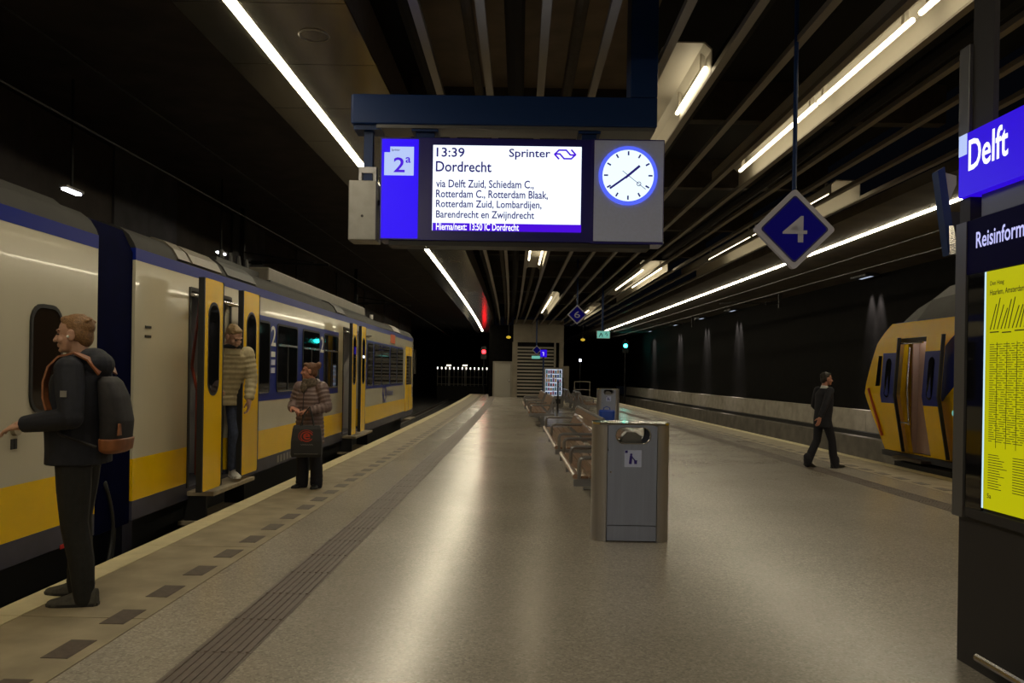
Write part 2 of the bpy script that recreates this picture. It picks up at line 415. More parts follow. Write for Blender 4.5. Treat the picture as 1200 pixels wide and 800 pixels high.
# line lights
def line_light(name, f, y0, y1, seg, wd, z, m, label):
    t = thing(name, label, 'light', (f(y0), y0, z))
    y = y0
    while y < y1 - .1:
        e = min(y + seg, y1)
        o = obj('light_tube', MB().loft([[(f(q) - wd / 2 - f(y0), q - y0, -.012), (f(q) + wd / 2 - f(y0), q - y0, -.012), (f(q) + wd / 2 - f(y0), q - y0, .02), (f(q) - wd / 2 - f(y0), q - y0, .02)] for q in steps(y + .012, e - .012, 3)]), m, t)
        y += seg
    return t
line_light('strip_light', strip_l, 8.5 - 1.42 * 24, 62, 1.42 * 3, .095, ZC, 'tube_strip', 'continuous white strip light in the metal soffit above the left train')
line_light('strip_light', strip_r, -24, 60, 4.0, .075, ZC - .015, 'tube_strip', 'continuous white strip light under the concrete ceiling above the right track')
def trough(t0, t1, tubes, y0, y1, label):
    a, b = lane(t0), lane(t1); ys = steps(y0, y1, 4)
    r = thing('light_trough', label, 'light', (a(y0), y0, ZC), group='light troughs between the ceiling slats'); X0 = a(y0)
    rb = MB()
    A, B = (lambda q: a(q) + .045 - X0), (lambda q: b(q) - .045 - X0)
    rb.loft([[(A(q), q - y0, .02), (A(q), q - y0, .26), (A(q) + .08, q - y0, .33), (B(q) - .08, q - y0, .33), (B(q), q - y0, .26), (B(q), q - y0, .02),
              (B(q) + .012, q - y0, .02), (B(q) + .012, q - y0, .27), (B(q) - .07, q - y0, .345), (A(q) + .07, q - y0, .345), (A(q) - .012, q - y0, .27), (A(q) - .012, q - y0, .02)] for q in ys])
    obj('reflector', rb, 'reflector_white', r)
    for t, ya, yb in tubes:
        f = lane(t)
        obj('light_tube', MB().tube([(f(q) - X0, q - y0, .10) for q in steps(ya, yb, 3)], .026, 8), 'tube_warm', r)
        for q in (ya + .15, yb - .15):
            obj('tube_holder', MB().box(f(q) - X0 - .02, f(q) - X0 + .02, q - y0 - .03, q - y0 + .03, .125, .34), 'reflector_white', r)
trough(.558, .61, [(.586, 2.0, 7.3), (.586, 7.45, 9.7), (.586, 9.8, 13.0)], 2.0, 13.8, 'long lit ceiling trough above the diamond sign reading 4, nearest the camera')
trough(.3817, .44, [(.432, 8.7, 10.2), (.388, 10.5, 15)], 8.6, 15.2, 'lit ceiling trough beside the column of the departure board gantry')
trough(.2636, .3207, [(.273, 17.5, 23.6), (.306, 20, 24.5)], 17.5, 27, 'lit ceiling trough seen just below the departure board screen')
trough(.3817, .44, [(.402, 35, 44)], 34.8, 48, 'small far lit ceiling trough above the louvred wall')
trough(.784, .842, [(.789, 14.6, 19.0), (.789, 19.2, 23.0)], 14.5, 26.5, 'lit ceiling trough passing behind the diamond sign reading 4')
trough(.62, .715, [(.641, 25.5, 31.5), (.69, 25, 30.5)], 25, 36, 'lit ceiling trough with two tubes between the diamond signs reading 4 and 6')
trough(.62, .70, [(.65, 42, 48)], 40, 51, 'far lit ceiling trough behind the diamond sign reading 6')
for k_, (a_, b_, y_) in enumerate(((.1525, .2077, -5), (.44, .498, -5), (.668, .726, -6), (.2636, .3207, -13), (.558, .61, -14), (.3817, .44, -22))):  # unseen troughs added behind the camera to light the faces turned towards it
    trough(a_, b_, [((a_ + b_) / 2, y_ + .1, y_ + 5.4)], y_, y_ + 5.6, ['added unseen lit trough just behind the camera on the left', 'added unseen lit trough just behind the camera in the middle', 'added unseen lit trough just behind the camera on the right', 'added unseen lit trough farther behind the camera on the left', 'added unseen lit trough farther behind the camera on the right', 'added unseen lit trough farthest behind the camera'][k_])
# wall washers on the right wall
for k, Y in enumerate((25.0, 38.5, 44.0, 50.0, 57.5)):
    X = wall_x(Y) - .38
    o = thing('wall_washer', ['nearest wall washer lamp high on the black right wall', 'second wall washer lamp high on the black right wall', 'third wall washer lamp high on the black right wall', 'fourth wall washer lamp high on the black right wall', 'farthest wall washer lamp high on the black right wall'][k], 'lamp', (X, Y, ZC - .02), group='wall washers on the right wall')
    obj('lamp_body', MB().box(-.2, .2, -.55, .55, -.07, -.002), 'black_plastic', o)
    obj('lamp_lens', MB().box(.0, .1, -.4, .4, -.074, -.069), 'vend_glow', o)
    for dy in (-.28, .28):
        ld = bpy.data.lights.new('washer_beam', 'SPOT'); ld.energy = 600; ld.spot_size = R(38); ld.spot_blend = .9; ld.color = (1, .9, .85); ld.shadow_soft_size = .05
        lo = link('washer_beam', ld, o); lo.location = (.12, dy, -.1); lo.rotation_euler = (R(0), R(-9), 0)
# lamps between the piers on the left
for k, (px, py) in enumerate(((84, 225), (259, 297))):
    a, b = ray(px, py); Z = ZC - .62 - CAM_H; Y = Z / b
    o = thing('tunnel_lamp', ['white tunnel lamp between the piers above the nearest train coach', 'white tunnel lamp between the piers above the open train door'][k], 'lamp', (a * Y, Y, Z + CAM_H), group='tunnel lamps behind the left train')
    obj('lamp_body', MB().box(-.06, .06, -.24, .24, .02, .06), 'grey_box', o); obj('stem', MB().cyl((0, 0, .06), (0, 0, ZC + 1.05 - Z - CAM_H), .02, n=6), 'wire_dark', o)
    obj('lamp_lens', MB().box(-.04, .04, -.2, .2, -.01, .02), 'lamp_cool', o)
# ---------------- far end of the platform
YE = 53.0
fe = Frame((0, YE, 0), 0)
def fx(px, py=440): return fe.px(px, py)[0]
def fz(py, px=630): return fe.px(px, py)[1]
wb = struct('wall_hall', MB().box(fx(603), fx(659), YE + .5, YE + 5, 0, ZC + .3), 'void_black')
obj('wall_panel', MB().box(fx(601), fx(660), YE - .05, YE + .49, fz(401), ZC + .3), 'hall_concrete', wb)
obj('jamb', MB().box(fx(600), fx(606), YE - .08, YE + .49, 0, fz(401)), 'hall_concrete', wb)
obj('jamb', MB().box(fx(655), fx(660), YE - .08, YE + .49, 0, fz(401)), 'hall_concrete', wb)
obj('jamb', MB().box(fx(649), fx(651), YE - .08, YE + .3, 0, fz(401)), 'louver_grey', wb)
zt = fz(403)
for k in range(15):
    z = 0.12 + k * (zt - .2) / 15
    obj('louver', MB().box(fx(606), fx(649), YE - .02, YE + .06, z, z + .12), 'louver_grey', wb)
d1 = struct('door_1', MB().box(fx(579), fx(598), YE + 1.2, YE + 1.3, 0, fz(425, 590)), 'reflector_white')
obj('door_frame', MB().box(fx(577), fx(579), YE + 1.15, YE + 1.35, 0, fz(423, 590)).box(fx(598), fx(600), YE + 1.15, YE + 1.35, 0, fz(423, 590)).box(fx(579), fx(598), YE + 1.15, YE + 1.35, fz(425, 590), fz(423, 590)), 'louver_grey', d1)
obj('door_handle', MB().box(fx(595.5), fx(597), YE + 1.12, YE + 1.2, 1.0, 1.12), 'chrome', d1)
struct('wall_end', MB().box(fx(572), fx(603), YE + 1.35, YE + 5, 0, ZC), 'wall_black')
struct('wall_store', MB().box(fx(660.5), fx(668), YE + 1.0, YE + 5, 0, 2.1), 'hall_concrete')

# ================================================================== LEFT TRAIN
TR = Frame((-3.66, 0, 0), -math.atan(0.008))
train = thing('passenger_train', 'cream and yellow commuter train with blue stripe standing at the left platform edge', 'train', TR.o, TR.rz)
tpx = lambda px, py=440, d=0.0: TR.side(px, py, d)[0]
tz = lambda px, py, d=0.0: TR.side(px, py, d)[1]
Z_SK, Z_Y0, Z_Y1, Z_S0, Z_S1 = 0.12, tz(158, 586), tz(158, 537), tz(158, 304), tz(158, 304) + .115
FLOOR_T = 0.25
def side_cells(y0, y1, z0, z1, holes, x0=-.06, x1=0.0):
    """wall made of blocks with rectangular holes left open"""
    mb = MB(); ys = sorted({y0, y1, *[v for h in holes for v in h[:2] if y0 < v < y1]}); zs = sorted({z0, z1, *[v for h in holes for v in h[2:] if z0 < v < z1]})
    for a, b in zip(ys, ys[1:]):
        for c, d in zip(zs, zs[1:]):
            m = ((a + b) / 2, (c + d) / 2)
            if not any(h[0] < m[0] < h[1] and h[2] < m[1] < h[3] for h in holes): mb.box(x0, x1, a, b, c, d)
    return mb
G0, G1 = tpx(113), tpx(157)                 # gangway
E = tpx(483)                                # start of the rounded cab end
D1 = (tpx(222), tpx(268)); D2 = (tpx(402), tpx(421))
ZD = tz(245, 346)
holes = [(D1[0], D1[1], FLOOR_T, ZD), (D2[0], D2[1], FLOOR_T, ZD)]
NEAR = -7.0
for nm, y0, y1, hs in (('near', NEAR, G0, []), ('far', G1, E, holes)):
    obj('skirt', side_cells(y0, y1, Z_SK, Z_Y0, hs), 'train_skirt', train)
    obj('yellow_band', side_cells(y0, y1, Z_Y0, Z_Y1, hs), 'train_yellow', train)
    obj('side_wall', side_cells(y0, y1, Z_Y1, Z_S0, hs), 'train_cream', train)
    obj('blue_stripe', MB().box(-.06, .002, y0, y1, Z_S0, Z_S1), 'train_blue', train)
    pr = [(0, Z_S1), (-.02, Z_S1 + .05), (-.07, Z_S1 + .13), (-.16, Z_S1 + .2), (-.32, Z_S1 + .25), (-.7, Z_S1 + .29), (-1.4, Z_S1 + .3), (-2.1, Z_S1 + .29), (-2.48, Z_S1 + .25), (-2.7, Z_S1 + .1), (-2.76, Z_S1)]
    obj('roof', MB().loft([[(x, y, z) for x, z in pr] for y in (y0, y1)]), 'roof_grey', train, smooth='auto')
    obj('far_side', MB().box(-2.76, -2.7, y0, y1, Z_SK, Z_S1), 'train_cream', train)
    obj('train_floor', MB().box(-2.7, -.06, y0, y1, FLOOR_T - .1, FLOOR_T), 'interior_dark', train)
    obj('end_wall', MB().box(-2.7, -.06, y0, y0 + .05, FLOOR_T, Z_S1), 'interior_grey', train)
    obj('end_wall', MB().box(-2.7, -.06, y1 - .05, y1, FLOOR_T, Z_S1), 'interior_grey', train)
obj('underframe', MB().box(-2.4, -.32, NEAR, E - .3, -.55, .12), 'rubber_black', train)
# roof cove end of the near coach, darker rounded insert
obj('roof_cove', MB().loft([[(.004 + dx, y, Z_S1 + dz) for dx, dz in ((-.03, .05), (-.09, .15), (-.2, .24), (-.5, .3), (-.5, .26), (-.2, .2), (-.1, .1), (-.04, .03))] for y in steps(NEAR, G0 - .35, 2)]), 'roof_grey', train)
# gangway
gw = obj('gangway', MB().loft([[(x, y, z) for x, z in [(-.02, .1), (-.02, Z_S1 - .05), (-.12, Z_S1 + .16), (-.4, Z_S1 + .26), (-2.3, Z_S1 + .26), (-2.6, Z_S1), (-2.6, .1)]] for y in (G0 + .02, G1 - .02)]), 'gangway_blue', train, smooth='auto')
obj('cable', MB().tube([(-.02, G0 + .2 + .16 * math.sin(k / 9 * math.pi), .55 - k * .1) for k in range(9)], .022, 8), 'rubber_black', train, smooth=True)
obj('cable', MB().tube([(-.05, G0 + .35 + .1 * math.sin(k / 9 * math.pi), .45 - k * .09) for k in range(9)], .018, 8), 'rubber_black', train, smooth=True)
obj('coupler_box', MB().box(-.35, -.1, G1 + .02, G1 + .22, -.35, .12), 'train_skirt', train)
# cab end of the far coach: rings shrinking towards the nose
def cab_ring(y, inset, dz):
    return [(-inset, y, Z_SK + .05), (-inset, y, Z_S1 - dz * .4), (-inset - .1, y, Z_S1 + .12 - dz), (-inset - .35, y, Z_S1 + .24 - dz), (-1.38, y, Z_S1 + .29 - dz), (-2.41 + inset, y, Z_S1 + .24 - dz), (-2.66 + inset, y, Z_S1 + .12 - dz), (-2.76 + inset, y, Z_S1 - dz * .4), (-2.76 + inset, y, Z_SK + .05)]
def cab_part(name, z0, z1, m):
    mb = MB(); mb.loft([[(-i, y, z0), (-i, y, z1), (-2.76 + i, y, z1), (-2.76 + i, y, z0)] for y, i in ((E, 0), (E + .35, .02), (E + .8, .12), (E + 1.05, .32), (E + 1.15, .55))])
    return obj(name, mb, m, train, smooth='auto')
cab_part('cab_skirt', Z_SK + .05, Z_Y0, 'train_skirt'); cab_part('cab_yellow', Z_Y0, Z_Y1, 'train_yellow'); cab_part('cab_wall', Z_Y1, Z_S0 - .12, 'train_cream')
obj('cab_roof', MB().loft([[(-i, y, Z_S0 - .12), (-i, y, Z_S1 - d), (-i - .09, y, Z_S1 + .14 - d), (-i - .4, y, Z_S1 + .27 - d), (-2.36 + i, y, Z_S1 + .27 - d), (-2.67 + i, y, Z_S1 + .14 - d), (-2.76 + i, y, Z_S1 - d), (-2.76 + i, y, Z_S0 - .12)] for y, i, d in ((E, 0, 0), (E + .35, .02, .02), (E + .8, .12, .08), (E + 1.05, .32, .16), (E + 1.15, .55, .22))]), 'roof_grey', train, smooth='auto')
# vents and plates on the roof cove
def cove_plate(pa, pb, m, lo=.02, hi=.24, name='roof_vent'):
    y0, y1 = tpx(pa, 320), tpx(pb, 330)
    def sec(q):
        return [(.01 - .0, q, Z_S1 + .03), (-.055, q, Z_S1 + .14), (-.16, q, Z_S1 + .225), (-.3, q, Z_S1 + .265), (-.3, q, Z_S1 + .23), (-.17, q, Z_S1 + .19), (-.08, q, Z_S1 + .11), (-.02, q, Z_S1 + .02)]
    return obj(name, MB().loft([sec(y0), sec(y1)]), m, train)
v = cove_plate(208, 222, 'roof_beige'); cove_plate(225, 259, 'roof_beige'); cove_plate(266, 300, 'roof_dark', name='roof_grille')
cove_plate(395, 405, 'roof_dark', name='roof_grille'); cove_plate(462, 470, 'roof_beige')
yb0, yb1 = tpx(345, 330), tpx(446, 372)
obj('roof_box', MB().box(-.95, -.42, yb0, yb1, Z_S1 + .26, Z_S1 + .52), 'roof_beige', train, bevel=.02)
obj('roof_box_base', MB().box(-1.0, -.36, yb0 - .1, yb1 + .1, Z_S1 + .2, Z_S1 + .3), 'roof_dark', train)
yp0 = tpx(300, 312)
obj('roof_equipment', MB().box(-1.2, -.55, yp0, yb0 - .1, Z_S1 + .2, Z_S1 + .42), 'roof_dark', train)
for k in range(4):
    yy = yp0 + .3 + k * (yb0 - yp0 - .5) / 4
    obj('insulator', MB().cyl((-.6, yy, Z_S1 + .4), (-.6, yy, Z_S1 + .56), .05, .03, 8), 'roof_dark', train)
obj('pantograph_arm', MB().tube([(-.8, yb1 + .2, Z_S1 + .3), (-.8, yb1 + .9, Z_S1 + .4), (-.8, yb1 + 1.8, Z_S1 + .42)], .03, 6), 'roof_dark', train)
obj('horn', MB().cyl((-.3, yb1 + .3, Z_S1 + .24), (-.3, yb1 + .3, Z_S1 + .36), .05, .05, 8), 'white_paint', train)
# windows
def pane(y0, y1, z0, z1, m='glass_dark', r=.06, parent=train, frame=True, x=.012):
    f = rrect(y0, y1, z0, z1, r)
    o = obj('window', MB().prism([(x - .01, a, b) for a, b in f], (.01, 0, 0)), m, parent)
    if frame:
        f2 = rrect(y0 - .025, y1 + .025, z0 - .03, z1 + .03, r + .025)
        g = MB(); n = len(f)
        g.add([(x + .004, a, b) for a, b in f2] + [(x + .004, a, b) for a, b in f] + [(x - .012, a, b) for a, b in f2] + [(x - .012, a, b) for a, b in f],
              [q for i in range(n) for q in ((i, (i + 1) % n, n + (i + 1) % n, n + i), (i, 2 * n + i, 2 * n + (i + 1) % n, (i + 1) % n), (n + i, n + (i + 1) % n, 3 * n + (i + 1) % n, 3 * n + i))])
        obj('window_frame', g, 'rubber_black', o)
        obj('window_sill', MB().box(x - .005, x + .008, y0 + .05, y1 - .05, z0 - .028, z0 - .012), 'window_chrome', o)
    return o
pane(tpx(36), tpx(69), tz(52, 480), tz(52, 361), 'glass_brown', .12)
ZW0, ZW1 = tz(324, 457), tz(324, 381)
wb0, wb1 = tpx(303), tpx(396)
obj('window_band', MB().box(-.005, .004, wb0, wb1, ZW0 - .14, ZW1 + .1), 'train_blue', train)
for a, b in ((298, 314.5), (324, 347), (354, 373), (379, 395)):
    y0, y1 = tpx(a), tpx(b); o = pane(y0, y1, ZW0, ZW1, 'glass_dark', .05)
    if b > 320:
        zm = ZW0 + .7 * (ZW1 - ZW0)
        obj('window_bar', MB().box(.012, .026, y0 + .02, y1 - .02, zm - .015, zm + .015), 'window_chrome', o)
        obj('window_bar', MB().box(.012, .022, (y0 + y1) / 2 - .012, (y0 + y1) / 2 + .012, ZW0, zm), 'rubber_black', o)
def side_text(name, body, pa, pb, za, zb, m, parent=train, x=.008):
    """lettering on the side: mesh in the yz plane reading along +y"""
    me = text_mesh(body, tpx(pa), tpx(pb), za, zb)
    for v_ in me.vertices: v_.co = Vector((x, v_.co.x, v_.co.z))
    return obj(name, me, m, parent)
side_text('class_number', '2', 316.5, 322, ZW1 - .32, ZW1 - .02, 'white_paint'); side_text('class_number', '2', 374.5, 378.5, ZW1 - .34, ZW1 - .04, 'white_paint')
for k in range(3):
    obj('pictogram', MB().box(.004, .009, tpx(317), tpx(321.5), ZW1 - .48 - k * .12, ZW1 - .40 - k * .12), 'white_paint' if k == 0 else 'sign_grey', train)
wc0, wc1 = tpx(429), tpx(472)
obj('window_band', MB().box(-.005, .004, wc0, wc1, ZW0 - .12, ZW1 + .08), 'train_blue', train)
for a, b in ((430, 436), (438, 446), (447, 455.5), (457, 464), (465, 471.5)):
    y0, y1 = tpx(a), tpx(b); o = pane(y0, y1, ZW0 - .02, ZW1, 'glass_dark', .05)
    for k in range(6):
        zm = ZW0 + .1 + k * .16; obj('window_blind', MB().box(.012, .017, y0 + .06, y1 - .06, zm, zm + .05), 'roof_grey', o)
# logo and marks
ly0, ly1, lz = tpx(448.5), tpx(453), (Z_Y1 + ZW0) / 2 - .03
lg = MB()
for k, pts in enumerate(([(0, .5), (.2, .97), (.55, .97), (.75, .45), (1, .45)], [(1, .5), (.8, .03), (.45, .03), (.25, .55), (0, .55)], [(0, .5), (.2, 0)], [(1, .5), (.8, 1)])):
    stroke([(ly0 + a * (ly1 - ly0), lz + (b - .5) * .42) for a, b in pts], .07, 0, .006, lg)
lg.v = [(y + .002, x, z) for x, y, z in lg.v]
obj('rail_logo', lg, 'train_blue', train)
side_text('logo_lettering', 'Sprinter', 454, 461, lz - .12, lz + .12, 'train_blue', x=.006)
for k in range(7):
    obj('coach_mark', MB().box(.0, .004, tpx(326 + k * 3.6), tpx(328.2 + k * 3.6), Z_Y0 - .145, Z_Y0 - .04), 'grey_box', train)
obj('destination_plate', MB().box(-.01, .012, tpx(457), tpx(462), tz(460, 402), tz(460, 392)), 'orange_sign', train)
for zc in (tz(172, 383), tz(172, 394)):
    obj('vent_slot', MB().box(-.002, .006, tpx(169), tpx(176), zc - .012, zc + .012), 'rubber_black', train)
obj('door_button', MB().cyl((-.01, tpx(17, 502), tz(17, 502)), (.03, tpx(17, 502), tz(17, 502)), .055, .05, 16), 'step_wood', train)
for k in (0, 1):
    obj('pictogram', MB().box(.0, .006, tpx(13.5 + k * 4), tpx(16.5 + k * 4), tz(17, 526), tz(17, 514)), 'print_black', train)
obj('skirt_mark', MB().box(.0, .006, tpx(70, 640), tpx(77, 640), tz(74, 642), tz(74, 637)), 'red_mark', train)
# doors
def leaf(pa, pb, d, slot=True, z0=None, z1=None, m='door_yellow'):
    y0, y1 = tpx(pa, 450, d), tpx(pb, 450, d); z0 = FLOOR_T + .02 if z0 is None else z0; z1 = ZD + .1 if z1 is None else z1
    o = obj('door_leaf', MB().prism([(d - .05, a, b) for a, b in rrect(y0, y1, z0, z1, .04)], (.05, 0, 0)), m, train)
    ym, hw = (y0 + y1) / 2, (y1 - y0) * .27
    h = z1 - z0; f = rrect(ym - hw, ym + hw, z0 + h * .46, z0 + h * .88, hw * .95, 7); f2 = rrect(ym - hw - .025, ym + hw + .025, z0 + h * .46 - .03, z0 + h * .88 + .03, hw * .95 + .025, 7)
    obj('door_seal', MB().prism([(d - .002, a, b) for a, b in f2], (.005, 0, 0)), 'rubber_black', o)
    obj('door_window', MB().prism([(d - .001, a, b) for a, b in f], (.008, 0, 0)), 'glass_dark', o)
    obj('edge_seal', MB().box(d - .06, d + .002, y0 - .03, y0, z0, z1), 'rubber_black', o)
    obj('edge_seal', MB().box(d - .06, d + .002, y1, y1 + .03, z0, z1), 'rubber_black', o)
    return o
DL = .34
leaf(239, 260, DL); leaf(284.5, 302.5, DL - .06)
leaf(412.5, 417.5, DL - .05); leaf(423, 428, DL - .06)
for y0, y1 in (D1, D2):
    f = MB().box(-.02, .012, y0 - .045, y0, FLOOR_T, ZD + .04).box(-.02, .012, y1, y1 + .045, FLOOR_T, ZD + .04).box(-.02, .012, y0, y1, ZD, ZD + .045)
    obj('door_frame', f, 'rubber_black', train)
    obj('door_arm', MB().cyl((.1, y0 - .2, ZD - .06), (.1, y1 + .55, ZD - .06), .018, n=8), 'window_chrome', train)
    obj('door_arm', MB().cyl((-.02, y0 + .1, ZD - .06), (DL - .05, y0 - .05, ZD - .06), .016, n=8), 'window_chrome', train)
    obj('door_arm', MB().cyl((-.02, y1 - .02, ZD - .06), (DL - .1, y1 + .15, ZD - .06), .016, n=8), 'window_chrome', train)
    # vestibule
    obj('vestibule_wall', MB().box(-2.6, -.1, y1 + .05, y1 + .1, FLOOR_T, ZD + .1), 'interior_grey', train)
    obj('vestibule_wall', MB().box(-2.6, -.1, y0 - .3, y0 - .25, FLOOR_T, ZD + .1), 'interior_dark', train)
    obj('vestibule_ceiling', MB().box(-2.6, -.06, y0 - .3, y1 + .1, ZD + .1, ZD + .14), 'interior_grey', train)
    obj('vestibule_lamp', MB().box(-1.9, -1.6, y0 + .1, y1 - .1, ZD + .07, ZD + .1), 'train_inner_lamp', train)
    obj('grab_pole', MB().tube([(-.35, y1 - .12, FLOOR_T), (-.35, y1 - .12, 1.3), (-.42, y1 - .12, 1.6), (-.35, y1 - .05, ZD + .1)], .02, 8), 'pole_red', train)
    obj('grab_pole', MB().tube([(-.3, y0 + .3, FLOOR_T), (-.3, y0 + .3, 1.5), (-.5, y0 + .42, 1.9), (-.5, y0 + .42, ZD + .1)], .025, 8), 'pole_red', train)
    # two steps
    for dz, dx in ((FLOOR_T - .04, .30), (-.12, .26)):
        obj('step', MB().box(-.1, dx, y0 - .02, y1 + .15, dz - .05, dz), 'step_wood', train, bevel=.008)
    for yy in (y0 + .02, y1 + .06): obj('step_bracket', MB().box(-.05, .2, yy, yy + .04, -.17, FLOOR_T - .06), 'rubber_black', train)
# cab door, flush
y0, y1 = tpx(475), tpx(482)
cd = obj('cab_door', MB().box(-.01, .014, y0, y1, Z_Y0 - .02, ZD - .05), 'door_yellow', train)
obj('door_window', MB().box(.014, .02, y0 + .12, (y0 + y1) / 2 - .04, 1.15, ZD - .35).box(.014, .02, (y0 + y1) / 2 + .04, y1 - .12, 1.15, ZD - .35), 'glass_dark', cd)
obj('door_seal', MB().box(.0, .018, (y0 + y1) / 2 - .012, (y0 + y1) / 2 + .012, Z_Y0, ZD - .05), 'rubber_black', cd)
obj('step', MB().box(-.05, .16, y0, y1, .0, .04), 'step_wood', train)
obj('cab_window', MB().box(-.03, .006, tpx(484.5), tpx(487), 1.5, ZD - .1), 'glass_dark', train)
for y in (-4, 1.5, G1 + 2.2, G1 + 4.6, E - 5, E - 2.6):
    for x in (-.66, -2.1):
        obj('wheel', MB().cyl((x - .06, y, -.37), (x + .06, y, -.37), .40, n=24), 'rail_steel', train)

# ================================================================== RIGHT TRAIN
TQ = Frame((7.62, 0, 0), math.atan(0.026))
rt = thing('double_deck_train', 'yellow double-deck train with blue diagonal standing at the right platform edge', 'train', TQ.o, TQ.rz)
qy = lambda px, py=450, d=0.0: TQ.side(px, py, d)[0]
qz = lambda px, py, d=0.0: TQ.side(px, py, d)[1]
ZK = qz(1050, 462); ZR = qz(1045, 379)
def prof_x(z):                               # inward lean of the side, widest at the kink
    if z < ZK: return (ZK - z) * .17
    if z < ZR: return (z - ZK) * .07
    return (ZR - ZK) * .07 + (z - ZR) * .75
NOSE = [(1031, 545), (1027, 525), (1022, 500), (1017, 478), (1014, 463), (1015.5, 447), (1019.5, 425), (1025, 403), (1031, 392), (1041, 380)]
nose = [TQ.side(px, py, prof_x(1.2)) for px, py in NOSE]
def nose_y(z):
    for (ya, za), (yb, zb) in zip(nose, nose[1:]):
        if za <= z <= zb: return ya + (yb - ya) * (z - za) / (zb - za)
    return nose[0][0] if z < nose[0][1] else nose[-1][0]
QD = (qy(1055), qy(1084)); QD0, QD1 = min(QD), max(QD); QZ0, QZ1 = .22, qz(1070, 399)
def rside(z0, z1, y0, y1, zs, m, name, th=.08, top=False):
    """side plating between two heights following the leaning profile; y1 None = up to the nose line"""
    zz = [z0] + [z for z in zs if z0 < z < z1] + [z1]
    mb = MB()
    for a, b in zip(zz, zz[1:]):
        ya1 = nose_y(a) if y1 is None else y1; yb1 = nose_y(b) if y1 is None else y1
        mb.hexa([(prof_x(a), y0, a), (prof_x(a) + th, y0, a), (prof_x(a) + th, ya1, a), (prof_x(a), ya1, a), (prof_x(b), y0, b), (prof_x(b) + th, y0, b), (prof_x(b) + th, yb1, b), (prof_x(b), yb1, b)])
    return obj(name, mb, m, rt)
ZL = [.3, .6, .9, 1.1, ZK, 1.5, 1.75, 2.0, 2.2, 2.35, 2.5]
rside(.08, QZ0, -2, None, ZL, 'train_yellow', 'side_wall'); rside(QZ0, QZ1, -2, QD0, ZL, 'train_yellow', 'side_wall')
rside(QZ0, QZ1, QD1, None, ZL, 'train_yellow', 'side_wall'); rside(QZ1, ZR, -2, None, ZL, 'train_yellow', 'side_wall')
# nose closing rings (front faces away from the camera)
fr = []
zz = [.08, .3, .6, .9, 1.1, ZK, 1.5, 1.75, 2.0, 2.2, 2.35, 2.5, ZR]
for z in zz:
    y = nose_y(z); x0 = prof_x(z); w_ = 2.8
    fr.append([(x0, y, z), (x0 + .12, y + .12, z), (x0 + .45, y + .22, z), (w_ / 2, y + .26, z), (w_ - x0 - .45, y + .22, z), (w_ - x0 - .12, y + .12, z), (w_ - x0, y, z)])
vs_ = [p for r_ in fr for p in r_]; n = 7
obj('nose', MB().add(vs_, [(j * n + i, j * n + i + 1, (j + 1) * n + i + 1, (j + 1) * n + i) for j in range(len(fr) - 1) for i in range(n - 1)]), 'train_yellow', rt, smooth='auto')
def roof_ring(y, dz=0.0, s=1.0):
    x0 = prof_x(ZR); zt_ = qz(1122, 322, .5)
    return [(x0, y, ZR), (x0 + .28, y, ZR + (zt_ - ZR) * .55 * s), (x0 + .6, y, ZR + (zt_ - ZR) * .9 * s), (1.4, y, ZR + (zt_ - ZR) * 1.05 * s), (2.2 - x0, y, ZR + (zt_ - ZR) * .9 * s), (2.8 - x0, y, ZR)]
yr = nose_y(ZR)
obj('roof', MB().loft([roof_ring(-2), roof_ring(yr - 1.7), roof_ring(yr - .9, 0, .92), roof_ring(yr - .4, 0, .62), roof_ring(yr + .02, 0, .1)]), 'roof_grey', rt)
obj('far_side', MB().box(2.68, 2.76, -2, nose_y(1.2), .1, ZR), 'train_yellow', rt)
obj('train_floor', MB().box(.1, 2.7, -2, nose_y(.3) - .1, .1, .2), 'interior_dark', rt)
obj('underframe', MB().box(.35, 2.4, -2, nose_y(.1) - .5, -.55, .08), 'rubber_black', rt)
obj('end_wall', MB().box(.2, 2.6, -2, -1.9, .2, ZR), 'interior_dark', rt)
def lean(pts, d, th=.04):
    """prism of (y, z) points lying d outside the leaning side"""
    return MB().prism([(prof_x(z) - d, y, z) for y, z in pts], (-th, 0, 0)) if False else MB().loft([[(prof_x(z) - d, y, z) for y, z in pts], [(prof_x(z) - d - th, y, z) for y, z in pts]])
